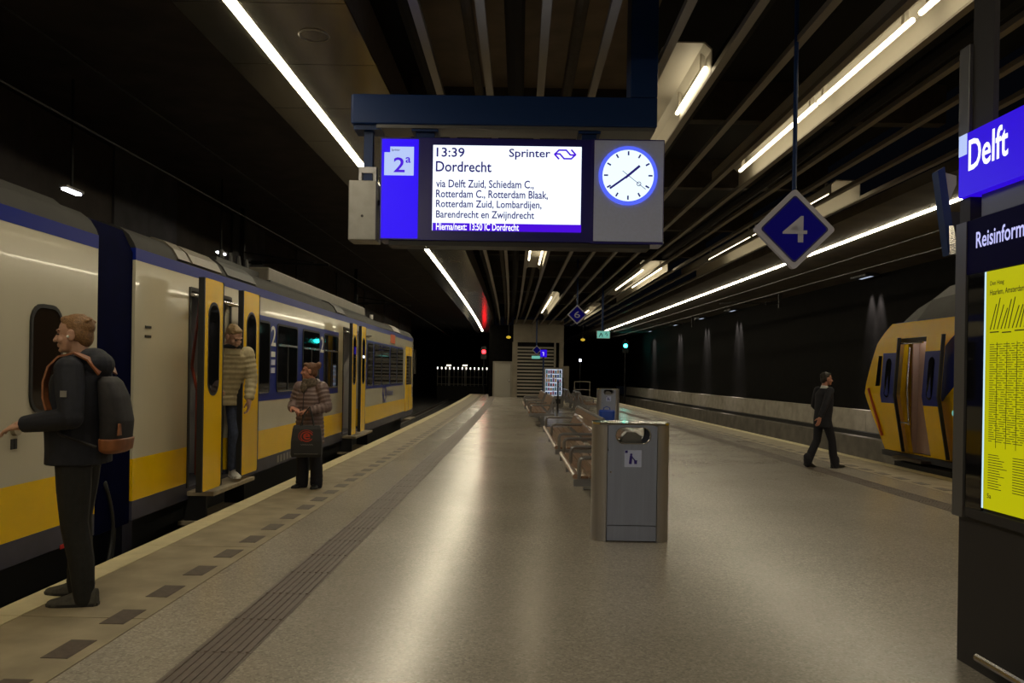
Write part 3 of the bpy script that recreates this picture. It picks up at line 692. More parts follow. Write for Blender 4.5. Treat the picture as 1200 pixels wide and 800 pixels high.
def leaf_r(pa, pb, d):
    y0, y1 = sorted((qy(pa, 450, -d), qy(pb, 450, -d))); zb, zt_ = QZ0 + .03, QZ1 + .06
    zbl, zbt = qz(1095, 476, -d), qz(1095, 411, -d)
    o = None
    for nm, a, b, m in (('door_leaf', zb, zbl, 'door_yellow'), ('blue_panel', zbl, zbt, 'train_blue'), ('top_panel', zbt, zt_, 'door_yellow')):
        zz = [a] + [z for z in (ZK,) if a < z < b] + [b]; m_ = MB()
        for p, q in zip(zz, zz[1:]):
            m_.hexa([(prof_x(p) - d - .05, y0, p), (prof_x(p) - d, y0, p), (prof_x(p) - d, y1, p), (prof_x(p) - d - .05, y1, p), (prof_x(q) - d - .05, y0, q), (prof_x(q) - d, y0, q), (prof_x(q) - d, y1, q), (prof_x(q) - d - .05, y1, q)])
        p_ = obj(nm, m_, m, rt if o is None else o); o = o or p_
    f = rrect((y0 + y1) / 2 - (y1 - y0) * .2, (y0 + y1) / 2 + (y1 - y0) * .2, zbl + .1, zbt - .1, .1, 6)
    obj('door_window', MB().loft([[(prof_x(z) - d - .045, y, z) for y, z in f], [(prof_x(z) - d - .056, y, z) for y, z in f]]), 'glass_dark', o)
    f = [(y0 - .02, zb), (y0, zb), (y0, zt_), (y0 - .02, zt_)]
    obj('edge_seal', MB().loft([[(prof_x(z) - d - .052, y, z) for y, z in [(y0 - .03, zb), (y0, zb), (y0, ZK), (y0, zt_), (y0 - .03, zt_), (y0 - .03, ZK)]], [(prof_x(z) - d + .004, y, z) for y, z in [(y0 - .03, zb), (y0, zb), (y0, ZK), (y0, zt_), (y0 - .03, zt_), (y0 - .03, ZK)]]]), 'rubber_black', o)
    return o
leaf_r(1034.5, 1049.5, .17); leaf_r(1083.5, 1101, .17)
obj('vestibule_wall', MB().box(.25, 2.6, QD1 + .03, QD1 + .08, .2, QZ1 + .1), 'pink_panel', rt)
obj('vestibule_panel', MB().hexa([(.32, QD0 + .2, .22), (.36, QD0 + .2, .22), (.36, QD1, .22), (.32, QD1, .22), (.36, QD0 + .12, QZ1), (.4, QD0 + .12, QZ1), (.4, QD1, QZ1), (.36, QD1, QZ1)]), 'pink_panel', rt)
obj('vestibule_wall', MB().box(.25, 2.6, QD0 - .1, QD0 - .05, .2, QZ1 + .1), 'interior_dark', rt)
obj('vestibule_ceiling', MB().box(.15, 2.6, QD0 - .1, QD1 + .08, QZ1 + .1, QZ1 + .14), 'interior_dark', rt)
obj('vestibule_lamp', MB().box(.2, .3, QD0 + .1, QD1 - .1, QZ1 + .06, QZ1 + .1), 'train_inner_lamp', rt)
obj('grab_rail', MB().tube([(-.02, QD0 + .5, QZ1 - .12), (-.06, QD0 + .5, 1.4), (-.02, QD0 + .5, .75)], .016, 8), 'chrome', rt)
for za, zb in ((QD0 - .1, QZ1 - .05), (QD0 + .3, ZK - .5)): obj('door_arm', MB().cyl((-.1, za, zb), (-.1, QD1 + .33, zb), .016, n=8), 'chrome', rt)
obj('door_header', MB().box(-.02, .12, QD0 - .04, QD1 + .04, QZ1 - .02, QZ1 + .05), 'rubber_black', rt)
obj('step', MB().box(-.08, .3, QD0 - .05, QD1 + .1, .1, .15), 'rail_steel', rt); obj('step', MB().box(-.1, .3, QD0 - .05, QD1 + .1, -.2, -.16), 'rubber_black', rt)
pts = [TQ.side(px, py, -.005) for px, py in ((1104, 404), (1150, 350), (1150, 408), (1104, 470))]
zt_, zb_ = pts[1][1], pts[3][1]; rows = []
for z in sorted([zb_ + (zt_ - zb_) * i / 14 for i in range(15)] + [ZK]):
    if z < ZR - .02:
        y0 = pts[3][0] + (z - pts[3][1]) / (pts[2][1] - pts[3][1]) * (pts[2][0] - pts[3][0]); y0 = min(y0, pts[0][0])
        y1 = pts[0][0] if z < pts[0][1] else pts[0][0] + (z - pts[0][1]) / (pts[1][1] - pts[0][1]) * (pts[1][0] - pts[0][0])
        rows.append((z, y0, y1))
mb = MB()
for (z0, a0, b0), (z1, a1, b1) in zip(rows, rows[1:]):
    mb.hexa([(prof_x(z0) - .012, a0, z0), (prof_x(z0) + .02, a0, z0), (prof_x(z0) + .02, b0, z0), (prof_x(z0) - .012, b0, z0), (prof_x(z1) - .012, a1, z1), (prof_x(z1) + .02, a1, z1), (prof_x(z1) + .02, b1, z1), (prof_x(z1) - .012, b1, z1)])
obj('blue_diagonal', mb, 'train_blue', rt)
for a, b, c, d in ((1020.5, 1024.5, 502, 452),):
    y0, y1 = qy(a), qy(b)
    obj('cab_handle', MB().tube([(prof_x(qz(1022, 455)) - .03, qy(1019, 455), qz(1019, 455)), (prof_x(qz(1026, 510)) - .03, qy(1027, 510), qz(1027, 510))], .025, 8), 'orange_sign', rt)
obj('cab_window', MB().loft([[(prof_x(z) - d, y, z) for y, z in ((qy(1026), qz(1026, 452)), (qy(1030.5), qz(1030, 452)), (qy(1030.5), qz(1030, 417)), (qy(1027), qz(1027, 417)))] for d in (-.01, .012)]), 'glass_dark', rt)
obj('side_mark', MB().cyl((prof_x(1.2) - .01, qy(1117, 484), qz(1117, 484)), (prof_x(1.2) + .03, qy(1117, 484), qz(1117, 484)), .05, n=12), 'exit_green', rt)
obj('bogie', MB().box(-.0, .5, nose_y(.1) - 2.6, nose_y(.1) - .7, -.5, .05), 'rubber_black', rt)
for y in (0.5, 10.0, 12.4, 14.6):
    for x in (.62, 2.06): obj('wheel', MB().cyl((x - .06, y, -.37), (x + .06, y, -.37), .4, n=24), 'rail_steel', rt)

# ================================================================== DEPARTURE BOARD AND ITS GANTRY
YB = 8.2
FB = Frame((at_y(610, 284, YB).x, YB, 0), R(-.35))
bx = lambda px, py: FB.px(px, py, 0)[0]
bz = lambda px, py: FB.px(px, py, 0)[1]
def bbox(x0, y0, x1, y1):        # pixel box -> (x0, x1, z0, z1) on the board face
    xm, ym = (x0 + x1) / 2, (y0 + y1) / 2
    return bx(x0, ym), bx(x1, ym), bz(xm, y1), bz(xm, y0)
gan = thing('sign_gantry', 'dark blue steel gantry arm carrying the departure board from the ceiling', 'gantry', FB.o, FB.rz)
g0, g1, gz0, gz1 = bbox(412, 111, 771, 146)
gc = bx(739, 125)
obj('beam', MB().box(g0, g1, .02, .36, gz0, gz1), 'steel_blue_dark', gan, bevel=.012)
obj('beam_end', MB().box(g0 - .012, g0, .03, .35, gz0 + .01, gz1 - .01), 'steel_blue_dark', gan)
obj('column', MB().box(gc, g1, .02, .36, gz1 + .002, ZC + 1.34), 'steel_blue_dark', gan, bevel=.012)
obj('beam_cover', MB().box(bx(440, 150), g1 - .02, .04, .34, gz0 - .035, gz0), 'panel_grey', gan)
for a, b in ((486, 508), (683, 700)):
    q = bbox(a, 144, b, 166)
    h = obj('hanger', MB().box(q[0], q[1], .1, .26, bz(610, 166) - .02, gz0 - .01), 'steel_blue_dark', gan)
    obj('hanger_flange', MB().box(q[0] - .04, q[1] + .04, .06, .3, gz0 - .06, gz0 - .036), 'steel_blue_dark', h)
hx = bx(429, 170)
obj('hanger', MB().box(hx - .045, hx + .045, .12, .22, bz(429, 208), gz0), 'steel_blue_dark', gan)
obj('hanger_flange', MB().box(hx - .14, hx + .14, .06, .3, gz0 - .05, gz0 - .001), 'steel_blue_dark', gan)
spk = thing('loudspeaker_box', 'grey metal box hanging beside the departure board left end', 'loudspeaker', FB.o, FB.rz)
q = bbox(408, 211, 441, 281)
obj('case', MB().box(q[0], q[1], .0, .3, q[2], q[3]), 'grey_box', spk, bevel=.01)
obj('bolt', MB().cyl(((q[0] + q[1]) / 2, -.006, (q[2] + q[3]) / 2 - .06), ((q[0] + q[1]) / 2, .01, (q[2] + q[3]) / 2 - .06), .014, n=10), 'black_plastic', spk)
obj('bracket', MB().box(hx - .09, hx - .06, .1, .2, q[3] - .01, q[3] + .14), 'bench_metal', spk)
obj('bracket', MB().box(hx + .06, hx + .09, .1, .2, q[3] - .01, q[3] + .12), 'bench_metal', spk)
obj('bracket', MB().box(hx - .09, hx + .09, .1, .2, q[3] + .1, q[3] + .16), 'bench_metal', spk)
obj('side_clip', MB().box(q[1], q[1] + .05, .1, .16, bz(440, 238), bz(440, 232)), 'black_plastic', spk)

brd = thing('departure_board', 'lit departure board showing the 13:39 Sprinter to Dordrecht with platform number and clock', 'sign', FB.o, FB.rz)
B0, B1, BZ0, BZ1 = bbox(445, 162.5, 777.5, 283)
obj('housing', MB().box(B0, bx(694, 220), .003, .3, BZ0, BZ1), 'navy_frame', brd, bevel=.006)
obj('under_tray', MB().box(bx(455, 285), bx(762, 288), .02, .28, BZ0 - .05, BZ0 - .001), 'panel_dark', brd)
obj('tray_lamp', MB().cyl((bx(498, 286), .05, BZ0 - .07), (bx(498, 286), .05, BZ0 - .05), .012, n=8), 'chrome', brd)
q = bbox(447, 163, 490, 279)
npn = obj('number_panel', MB().box(q[0], q[1], -.004, .004, q[2], q[3]), 'glow_blue', brd)
q = bbox(450.5, 172, 485, 205.5); nx, nz = bbox(450.5, 172, 457.5, 178.5)[1], bbox(450.5, 172, 457.5, 178.5)[2]
obj('number_tile', MB().prism([(q[0], -.008, q[2]), (q[1], -.008, q[2]), (q[1], -.008, q[3]), (nx, -.008, q[3]), (nx, -.008, nz), (q[0], -.008, nz)], (0, .005, 0)), 'tile_light', npn)
text('platform_number', '2', bbox(461.5, 184.5, 474.5, 202), -.0095, 'screen_blue', npn); text('platform_letter', 'a', bbox(475.5, 184.3, 481.5, 191), -.0095, 'screen_blue', npn)
text('service_lettering', 'Sprinter', bbox(459, 174.5, 469, 177.7), -.0095, 'ink_blue', npn)
q = bbox(507, 171, 681, 263)
scr = obj('screen', MB().box(q[0], q[1], -.002, .003, bz(594, 271), q[3]), 'screen_white', brd)
q2 = bbox(507, 262.2, 681, 271.2)
obj('screen_footer', MB().box(q2[0], q2[1], -.004, -.0005, q2[2], q2[3]), 'screen_blue', scr)
for nm, s_, b_, m_ in (('time_lettering', '13:39', (511.7, 173, 544.5, 184), 'ink_blue'), ('destination_lettering', 'Dordrecht', (510.8, 189.2, 576, 201.6), 'ink_blue'),
                       ('service_lettering', 'Sprinter', (596.6, 174.6, 645, 187.4), 'ink_blue'),
                       ('route_lettering', 'via Delft Zuid, Schiedam C.,', (511, 211, 625.5, 221.8), 'ink_blue'),
                       ('route_lettering', 'Rotterdam C., Rotterdam Blaak,', (511, 223, 642, 233.8), 'ink_blue'),
                       ('route_lettering', 'Rotterdam Zuid, Lombardijen,', (511, 235, 634.6, 246.3), 'ink_blue'),
                       ('route_lettering', 'Barendrecht en Zwijndrecht', (511, 247.2, 626, 258.6), 'ink_blue'),
                       ('footer_lettering', 'Hierna/next: 13:50 IC Dordrecht', (511, 261.6, 608, 270), 'letter_glow')):
    text(nm, s_, bbox(*b_), -.0055, m_, scr)
l0, l1, lz0, lz1 = bbox(650, 175.8, 674.5, 186.4)
lg = MB()
for pts in ([(0, .5), (.2, .97), (.55, .97), (.75, .45), (1, .45)], [(1, .5), (.8, .03), (.45, .03), (.25, .55), (0, .55)], [(0, .5), (.2, 0)], [(1, .5), (.8, 1)]):
    stroke([(l0 + a * (l1 - l0), lz0 + b * (lz1 - lz0)) for a, b in pts], .016, -.0075, -.003, lg)
obj('rail_logo', lg, 'screen_blue', scr)
q = bbox(696, 165, 777, 283)
obj('clock_back', MB().box(q[0] - .03, q[1] + .01, .002, .3, BZ0 - .01, q[3] + .015), 'navy_frame', brd, bevel=.004)
clp = obj('clock_panel', MB().box(q[0], q[1], -.006, .002, q[2], q[3]), 'grey_panel', brd)
cx, czz = FB.px(735.8, 206.3, 0); RR = (bx(766, 206) - bx(706, 206)) / 2
def disc(r, y0, y1, n=40): return MB().prism([(cx + r * math.cos(2 * math.pi * i / n), y0, czz + r * math.sin(2 * math.pi * i / n)) for i in range(n)], (0, y1 - y0, 0))
cr0 = obj('clock_ring', disc(RR * 1.15, -.022, -.006), 'clock_ring', brd, smooth=False)
obj('clock_face', disc(RR, -.026, -.022), 'clock_white', cr0)
for k in range(12):
    a = R(30 * k); d = (math.sin(a), math.cos(a))
    obj('hour_mark', stroke([(cx + d[0] * RR * .80, czz + d[1] * RR * .80), (cx + d[0] * RR * .93, czz + d[1] * RR * .93)], .016, -.029, -.0262), 'ink_blue', cr0)
for nm, ang, r0, r1, wd in (('hour_hand', 49.5, -.12, .56, .024), ('minute_hand', 234, -.12, .86, .020), ('second_hand', 128, -.28, .86, .005)):
    a = R(ang); d = (math.sin(a), math.cos(a))
    obj(nm, stroke([(cx + d[0] * RR * r0, czz + d[1] * RR * r0), (cx + d[0] * RR * r1, czz + d[1] * RR * r1)], wd, -.033, -.030), 'ink_blue', cr0)
a = R(128); c2 = (cx + math.sin(a) * RR * .53, czz + math.cos(a) * RR * .53)
obj('second_ring', stroke([(c2[0] + .02 * math.cos(2 * math.pi * i / 14), c2[1] + .02 * math.sin(2 * math.pi * i / 14)) for i in range(15)], .006, -.034, -.031), 'ink_blue', cr0)

# ================================================================== DIAMOND SIGNS
def diamond(px, py, half_px, Y, digit, label, rod_to=ZC + .9):
    c = at_y(px, py, Y); h = half_px * Y / F
    o = thing('stop_sign_board', label, 'sign', (c.x, c.y, c.z), R(-1), group='blue diamond stop signs')
    def dia(s, r=.0):
        k = 4; pts = []
        for i in range(4):
            a = R(90 * i); t = (math.cos(a) * s, math.sin(a) * s)
            for j in range(-k, k + 1):
                b = a + R(45) * j / k
                rr = s * .09
                pts.append((math.cos(a) * (s - rr * 1.0) + rr * math.cos(b), math.sin(a) * (s - rr * 1.0) + rr * math.sin(b)))
        return pts
    obj('sign_frame', MB().prism([(x, -.03, z) for x, z in dia(h)], (0, .06, 0)), 'sign_grey', o)
    f = obj('sign_inner', MB().prism([(x, -.034, z) for x, z in dia(h * .84)], (0, .003, 0)), 'navy_frame', o)
    obj('sign_face', MB().prism([(x, -.037, z) for x, z in dia(h * .79)], (0, .003, 0)), 'sign_blue', o)
    if digit: text('sign_digit', digit, (-h * .31, h * .31, -h * .34, h * .33), -.0395, 'sign_grey', o, bold=.002)
    obj('hanging_rod', MB().cyl((0, 0, h * .98), (0, 0, rod_to - c.z), .022 if Y < 15 else .03, n=8), 'steel_blue_dark', o)
    obj('sign_back', MB().prism([(x, .031, z) for x, z in dia(h * .8)], (0, .003, 0)), 'sign_blue', o)
diamond(930, 269, 46, 7.75, '4', 'large blue diamond sign reading 4, hanging from a rod')
diamond(676.3, 368.5, 11.2, 29.0, '6', 'small blue diamond sign reading 6, hanging farther down the platform')
diamond(629, 410, 5.2, 49.5, '', 'tiny far blue diamond sign in front of the louvred wall', ZC + 1.34)

# ================================================================== INFORMATION PANEL ON THE RIGHT
FP = Frame((2.52, 4.53, 0), R(-90) + math.atan(.03))
ix = lambda px, py: FP.px(px, py, 0)
pan = thing('information_panel', 'tall dark information panel with lit station name and yellow timetable, right edge', 'sign', FP.o, FP.rz)
xa = ix(1121.5, 400)[0]; xr_ = 1.75
z_hd0, z_hd1 = ix(1140, 321)[1], ix(1140, 258)[1]
z_pb = ix(1140, 600)[1]
zp_lo = ix(1134, 605)[1]
# back body
obj('case', MB().box(xa, xr_, .012, .17, zp_lo, ix(1133, 258)[1]), 'panel_dark', pan, bevel=.005)
obj('frame_profile', MB().box(xa - .005, ix(1133, 400)[0], -.012, .18, zp_lo - .01, ix(1128, 262)[1]), 'panel_grey', pan)
obj('bottom_profile', MB().box(ix(1133, 600)[0], xr_, -.01, .175, zp_lo, zp_lo + .05), 'panel_dark', pan)
obj('leg', MB().box(xa - .005, ix(1194, 700)[0], .03, .15, 0, zp_lo - .012), 'panel_dark', pan)
obj('leg', MB().box(1.2, 1.72, .03, .15, 0, zp_lo - .012), 'panel_dark', pan)
obj('foot_rail', MB().cyl((ix(1156, 770)[0] - .0, -.05, ix(1156, 770)[1]), (1.7, -.05, ix(1156, 770)[1]), .022, n=10), 'chrome', pan)
hd = obj('header', MB().box(ix(1134, 290)[0], xr_, -.006, .013, z_hd0, z_hd1), 'panel_navy', pan)
tx0, tzb = ix(1145.5, 291); tz1 = ix(1145.5, 272)[1]
tw = (ix(1200, 275)[0] - tx0) * 14 / 10.0
text('header_lettering', 'Reisinformatie', (tx0, tx0 + tw, tzb, tz1), -.0085, 'letter_lilac', hd)
obj('glass_margin', MB().box(ix(1134, 400)[0], ix(1153, 400)[0], -.003, .013, zp_lo + .05, z_hd0 - .002), 'glass_dark', pan)
py0 = ix(1156, 596)[1]; pz1 = z_hd0 - .004
px0 = ix(1155, 450)[0]
pos = obj('timetable_poster', MB().box(px0, px0 + .84, -.004, .013, py0, pz1), 'poster_yellow', pan)
obj('poster_edge', MB().box(ix(1153, 450)[0], px0, -.004, .013, py0, pz1), 'poster_edge', pan)
H = pz1 - py0
text('poster_lettering', 'Den Haag', (px0 + .035, px0 + .15, pz1 - .085, pz1 - .055), -.0055, 'print_black', pos)
text('poster_lettering', 'Haarlem, Amsterdam', (px0 + .035, px0 + .31, pz1 - .135, pz1 - .10), -.0055, 'print_black', pos)
pr = MB()
for k in range(26):
    x = px0 + .04 + k * .03; n_ = .13 + .03 * math.sin(k * 1.7)
    stroke([(x, pz1 - .31), (x + .05, pz1 - .31 + n_)], .005, -.0056, -.0041, pr)
for k in range(8): stroke([(px0 + .04 + k * .1, pz1 - .325 - .005 * (k % 2)), (px0 + .11 + k * .1, pz1 - .325 - .005 * (k % 2))], .006, -.0056, -.0041, pr)
for k in range(9): stroke([(px0 + .1 + .08 * k, pz1 - .38), (px0 + .1 + .08 * k, py0 + .33)], .0022, -.0056, -.0041, pr)
for k in range(44):
    z = pz1 - .39 - k * (H - .74) / 44
    x = px0 + .04
    while x < px0 + .78:
        l = random.uniform(.02, .07); stroke([(x, z), (min(x + l, px0 + .8), z)], .0035, -.0056, -.0041, pr); x += l + random.uniform(.01, .03)
for c_ in range(3):
    for k in range(14):
        z = py0 + .29 - k * .0135; x = px0 + .04 + c_ * .2
        stroke([(x, z), (x + random.uniform(.08, .16), z)], .0035, -.0056, -.0041, pr)
pm = obj('poster_print', pr, 'print_black', pos); pm['kind'] = 'stuff'
text('poster_lettering', '5a', (px0 + .035, px0 + .07, py0 + .06, py0 + .085), -.0055, 'print_black', pos)
# station name sign on top
ixd = lambda px, py: FP.px(px, py, -.031)
sz0, sz1 = ixd(1123.5, 233)[1], ixd(1123.5, 161)[1]; sx = ixd(1123.5, 200)[0]
nm_ = obj('name_sign', MB().box(sx, xr_ + .3, -.03, .2, sz0, sz1), 'delft_blue', pan)
obj('name_square', MB().box(sx, sx + .075, -.032, -.0295, sz1 - .115, sz1), 'tile_light', nm_)
a0 = ixd(1135, 201); a1 = ixd(1182, 152)
text('name_lettering', 'Delft', (a0[0], a1[0], a0[1], a0[1] + .172), -.0325, 'letter_glow', nm_)
obj('sign_post', MB().box(ix(1144, 245)[0], xr_, .03, .15, ix(1144, 260)[1], sz0), 'panel_grey', pan)
obj('column', MB().box(ix(1124, 100)[0], ix(1136, 100)[0], -.0, .16, sz1, ix(1128, 57)[1] ), 'panel_grey', pan, bevel=.004)
obj('column_back', MB().box(ix(1136, 100)[0], ix(1160, 100)[0], .02, .05, sz1, ZC + .3), 'panel_dark', pan)
obj('column_neck', MB().box(ix(1125, 245)[0], ix(1137, 245)[0], .0, .16, ix(1128, 262)[1], sz0), 'panel_dark', pan)
# slanting blue flag behind the panel
fl = at_y(1111, 250, 4.9)
flag = thing('blue_flag_sign', 'narrow slanted blue flag sign with metal edge behind the information panel', 'sign', (fl.x, fl.y, 0))
p = [at_y(x, y, 4.9) for x, y in ((1099, 200), (1107, 195), (1121, 297), (1112, 299))]
obj('flag_panel', MB().prism([(v.x - fl.x, 0, v.z) for v in p], (.0, .07, 0)), 'steel_blue_dark', flag)
p = [at_y(x, y, 4.9) for x, y in ((1111, 265), (1116.5, 265), (1121.5, 297), (1112, 299))]
obj('metal_edge', MB().prism([(v.x - fl.x, -.01, v.z) for v in p], (.0, .009, 0)), 'chrome', flag)
p = [at_y(x, y, 4.9) for x, y in ((1106, 200), (1123, 205), (1123, 215), (1112, 240), (1110, 226))]
obj('bracket', MB().prism([(v.x - fl.x, .02, v.z) for v in p], (.0, .04, 0)), 'grey_box', flag)
obj('mounting_arm', MB().box(.02, .45, .05, .12, fl.z - .1, fl.z + .02), 'panel_dark', flag)

# ================================================================== LITTER BINS
def litter_bin(px, py_base, label, detail=True, Y=None):
    p = at_z(px, py_base, 0) if Y is None else at_y(px, 440, Y)
    o = thing('litter_bin', label, 'bin', (p.x, p.y, 0), R(-1), group='steel litter bins on the platform')
    Wd, D, Hh = .365, .40, 1.125            # half width, depth, height
    hw = .232
    sl = rrect(-.155, .165, .935, 1.08, .07, 6)
    n = len(sl)
    # door loop with as many points as the slot, on the rectangle
    def rectloop(x0, x1, z0, z1):
        pts = []
        cxx, czz_ = .005, 1.007
        for x, z in sl:
            dx, dz = x - cxx, z - czz_
            k = min(((x1 - cxx) / dx if dx > 0 else (x0 - cxx) / dx) if abs(dx) > 1e-6 else 1e9, ((z1 - czz_) / dz if dz > 0 else (z0 - czz_) / dz) if abs(dz) > 1e-6 else 1e9)
            pts.append((cxx + dx * k, czz_ + dz * k))
        return pts
    for y0, y1, nm in ((-.004, .02, 'front_door'), (D - .02, D, 'back_panel')):
        d_ = obj(nm, MB().ring_plate(rectloop(-hw, hw, .86, 1.105), sl, y0, y1).box(-hw, hw, y0, y1, .16, .86), 'bin_door', o)
        obj('slot_rim', MB().ring_plate([(x * 1.05, (z - 1.007) * 1.1 + 1.007) for x, z in sl], sl, y0 - .006, y1 + .006), 'chrome', d_)
        if nm == 'front_door':
            obj('lock', MB().cyl((-hw + .03, -.012, .66), (-hw + .03, 0, .66), .008, n=10), 'chrome', d_)
    obj('base_panel', MB().box(-hw, hw, -.004, D, .012, .152), 'bin_door', o)
    for s in (-1, 1):
        pts = [(s * (hw + .006), -.002), (s * (hw + .05), .0), (s * (Wd - .03), .035), (s * (Wd - .008), .075), (s * Wd, .14), (s * Wd, D - .14), (s * (Wd - .008), D - .075), (s * (Wd - .03), D - .035), (s * (hw + .05), D), (s * (hw + .006), D)]
        obj('side_shell', MB().prism([(x, y, .0) for x, y in pts], (0, 0, 1.105)), 'bin_steel', o, smooth='auto')
    pts = [(x * s, y) for s, rng in ((1, 1), (-1, -1)) for x, y in ([(Wd * .85, -.004), (Wd - .02, .04), (Wd + .003, .13), (Wd + .003, D - .13), (Wd - .02, D - .04), (Wd * .85, D + .004)][::rng])]
    obj('top_cover', MB().prism([(x, y, 1.106) for x, y in pts], (0, 0, .02)), 'chrome', o)
    obj('inner_liner', MB().box(-.2, .2, .05, D - .05, .18, .90), 'black_plastic', o)
    obj('ash_tray', MB().prism([(x, .12, z) for x, z in ((-.1, .9), (.12, .9), (.09, 1.0), (.04, 1.03), (-.04, 1.03), (-.08, .99))], (0, .16, 0)), 'bench_metal', o)
    st = obj('sticker', MB().box(-.075, .085, -.0065, -.0042, .71, .87), 'grey_panel', o)
    obj('sticker_square', MB().box(-.07, -.045, -.008, -.0066, .842, .866), 'print_blue', st)
    fg = MB()
    stroke([(-.02, .745), (-.015, .79), (-.012, .81)], .026, -.008, -.0066, fg); stroke([(.0, .8), (.03, .765)], .012, -.008, -.0066, fg)
    fg.prism([(.03 + .012 * a, -.008, .757 + .018 * b) for a, b in ((-1, -1), (1, -1), (1.3, 1), (-1.3, 1))], (0, .0014, 0)); fg.prism([(-.012 + .012 * math.cos(i * .785), -.008, .828 + .012 * math.sin(i * .785)) for i in range(8)], (0, .0014, 0))
    fgo = obj('sticker_figure', fg, 'print_blue', st); fgo['kind'] = 'stuff'
    return o
litter_bin(739.5, 635, 'brushed steel litter bin nearest the camera beside the wooden bench')
litter_bin(713.5, 0, 'brushed steel litter bin farther back beyond the wooden bench', Y=26.5)

# ================================================================== BENCHES
def bench(x, y0, y1, label, face=-1, arms=3, rz=0.0):
    """seat runs along y; face -1 looks towards -x"""
    L = y1 - y0
    o = thing('platform_bench', label, 'bench', (x, y0, 0), rz, group='slatted platform benches')
    s = 1 if face < 0 else -1
    X = lambda v: v * s
    obj('front_rail', MB().tube([(X(.02), .02, .445), (X(.02), L - .02, .445)], .03, 10), 'wood_front', o, smooth='auto')
    for k in range(4): obj('seat_slat', MB().box(X(.065 + k * .115), X(.165 + k * .115), .02, L - .02, .425, .455), 'wood_slat', o, bevel=.006)
    for k in range(4):
        a = .50 + k * .095; xx = .535 + (a - .47) * .42
        obj('back_slat', MB().hexa([(X(xx), .02, a), (X(xx + .025), .02, a), (X(xx + .025), L - .02, a), (X(xx), L - .02, a), (X(xx + .036), .02, a + .085), (X(xx + .061), .02, a + .085), (X(xx + .061), L - .02, a + .085), (X(xx + .036), L - .02, a + .085)]), 'wood_slat', o)
    obj('top_rail', MB().tube([(X(.735), .0, .885), (X(.735), L, .885)], .028, 10), 'bench_metal', o, smooth='auto')
    for k in range(arms):
        yy = .03 + k * (L - .06) / (arms - 1)
        obj('seat_bearer', MB().box(X(.0), X(.76), yy - .025, yy + .025, .34, .42), 'bench_metal', o)
        obj('back_stay', MB().hexa([(X(.56), yy - .025, .42), (X(.62), yy - .025, .42), (X(.62), yy + .025, .42), (X(.56), yy + .025, .42), (X(.70), yy - .025, .87), (X(.76), yy - .025, .87), (X(.76), yy + .025, .87), (X(.70), yy + .025, .87)]), 'bench_metal', o)
        obj('rear_stay', MB().hexa([(X(.80), yy - .025, .34), (X(.86), yy - .025, .34), (X(.86), yy + .025, .34), (X(.80), yy + .025, .34), (X(.73), yy - .025, .87), (X(.77), yy - .025, .87), (X(.77), yy + .025, .87), (X(.73), yy + .025, .87)]), 'bench_metal', o)
        obj('arm_rest', MB().tube([(X(.06), yy, .42), (X(.06), yy, .60), (X(.075), yy, .64), (X(.12), yy, .655), (X(.63), yy, .655)], .024, 8), 'bench_metal', o, smooth='auto')
    for k in range(2):
        yy = L * (.18 + .64 * k)
        lg_ = obj('leg', MB().hexa([(X(.40), yy - .04, .015), (X(.50), yy - .04, .015), (X(.50), yy + .04, .015), (X(.40), yy + .04, .015), (X(.34), yy - .04, .34), (X(.46), yy - .04, .34), (X(.46), yy + .04, .34), (X(.34), yy + .04, .34)]), 'bench_metal', o)
        obj('foot_plate', MB().box(X(.3), X(.62), yy - .07, yy + .07, 0, .015), 'bench_metal', lg_)
    obj('seat_beam', MB().box(X(.36), X(.46), .0, L, .28, .339), 'bench_metal', o)
    return o
bench(.70, 8.95, 11.6, 'slatted wooden bench directly behind the nearest litter bin', arms=3)
bench(.68, 12.45, 17.2, 'slatted wooden bench second from the nearest litter bin, long backrest visible', arms=3)
bench(.50, 23.6, 27.8, 'grey framed bench with an A-shaped end, farther left in the row', arms=3)
bench(.44, 28.4, 32.6, 'grey framed bench at the far end of the left row', arms=3)
bench(3.3, 30.5, 33.6, 'grey framed bench facing right, just behind the far litter bin', face=1, arms=3)
bench(3.15, 34.6, 38.0, 'grey framed bench facing right, farthest along the platform', face=1, arms=3)
# blue bag in front of the far bin
p = at_y(711, 480, 24.8)
tb = thing('blue_bag', 'bright blue bag standing on the floor by the far litter bin', 'bag', (p.x, p.y, 0))
obj('bag_body', MB().loft([[(sx_ * (w_), sy_ * d_, z) for sx_, sy_ in ((-1, -.6), (-.7, -1), (.7, -1), (1, -.6), (1, .6), (.7, 1), (-.7, 1), (-1, .6))] for z, w_, d_ in ((0, .17, .12), (.05, .2, .15), (.3, .23, .16), (.46, .24, .12), (p.z, .22, .05))]), 'blue_plastic', tb, smooth='auto')
for s_ in (-.04, .04):
    obj('bag_handle', MB().tube([(-.1, s_, p.z - .04), (-.09, s_, p.z + .06), (.0, s_, p.z + .1), (.09, s_, p.z + .06), (.1, s_, p.z - .04)], .012, 6), 'blue_plastic', tb)
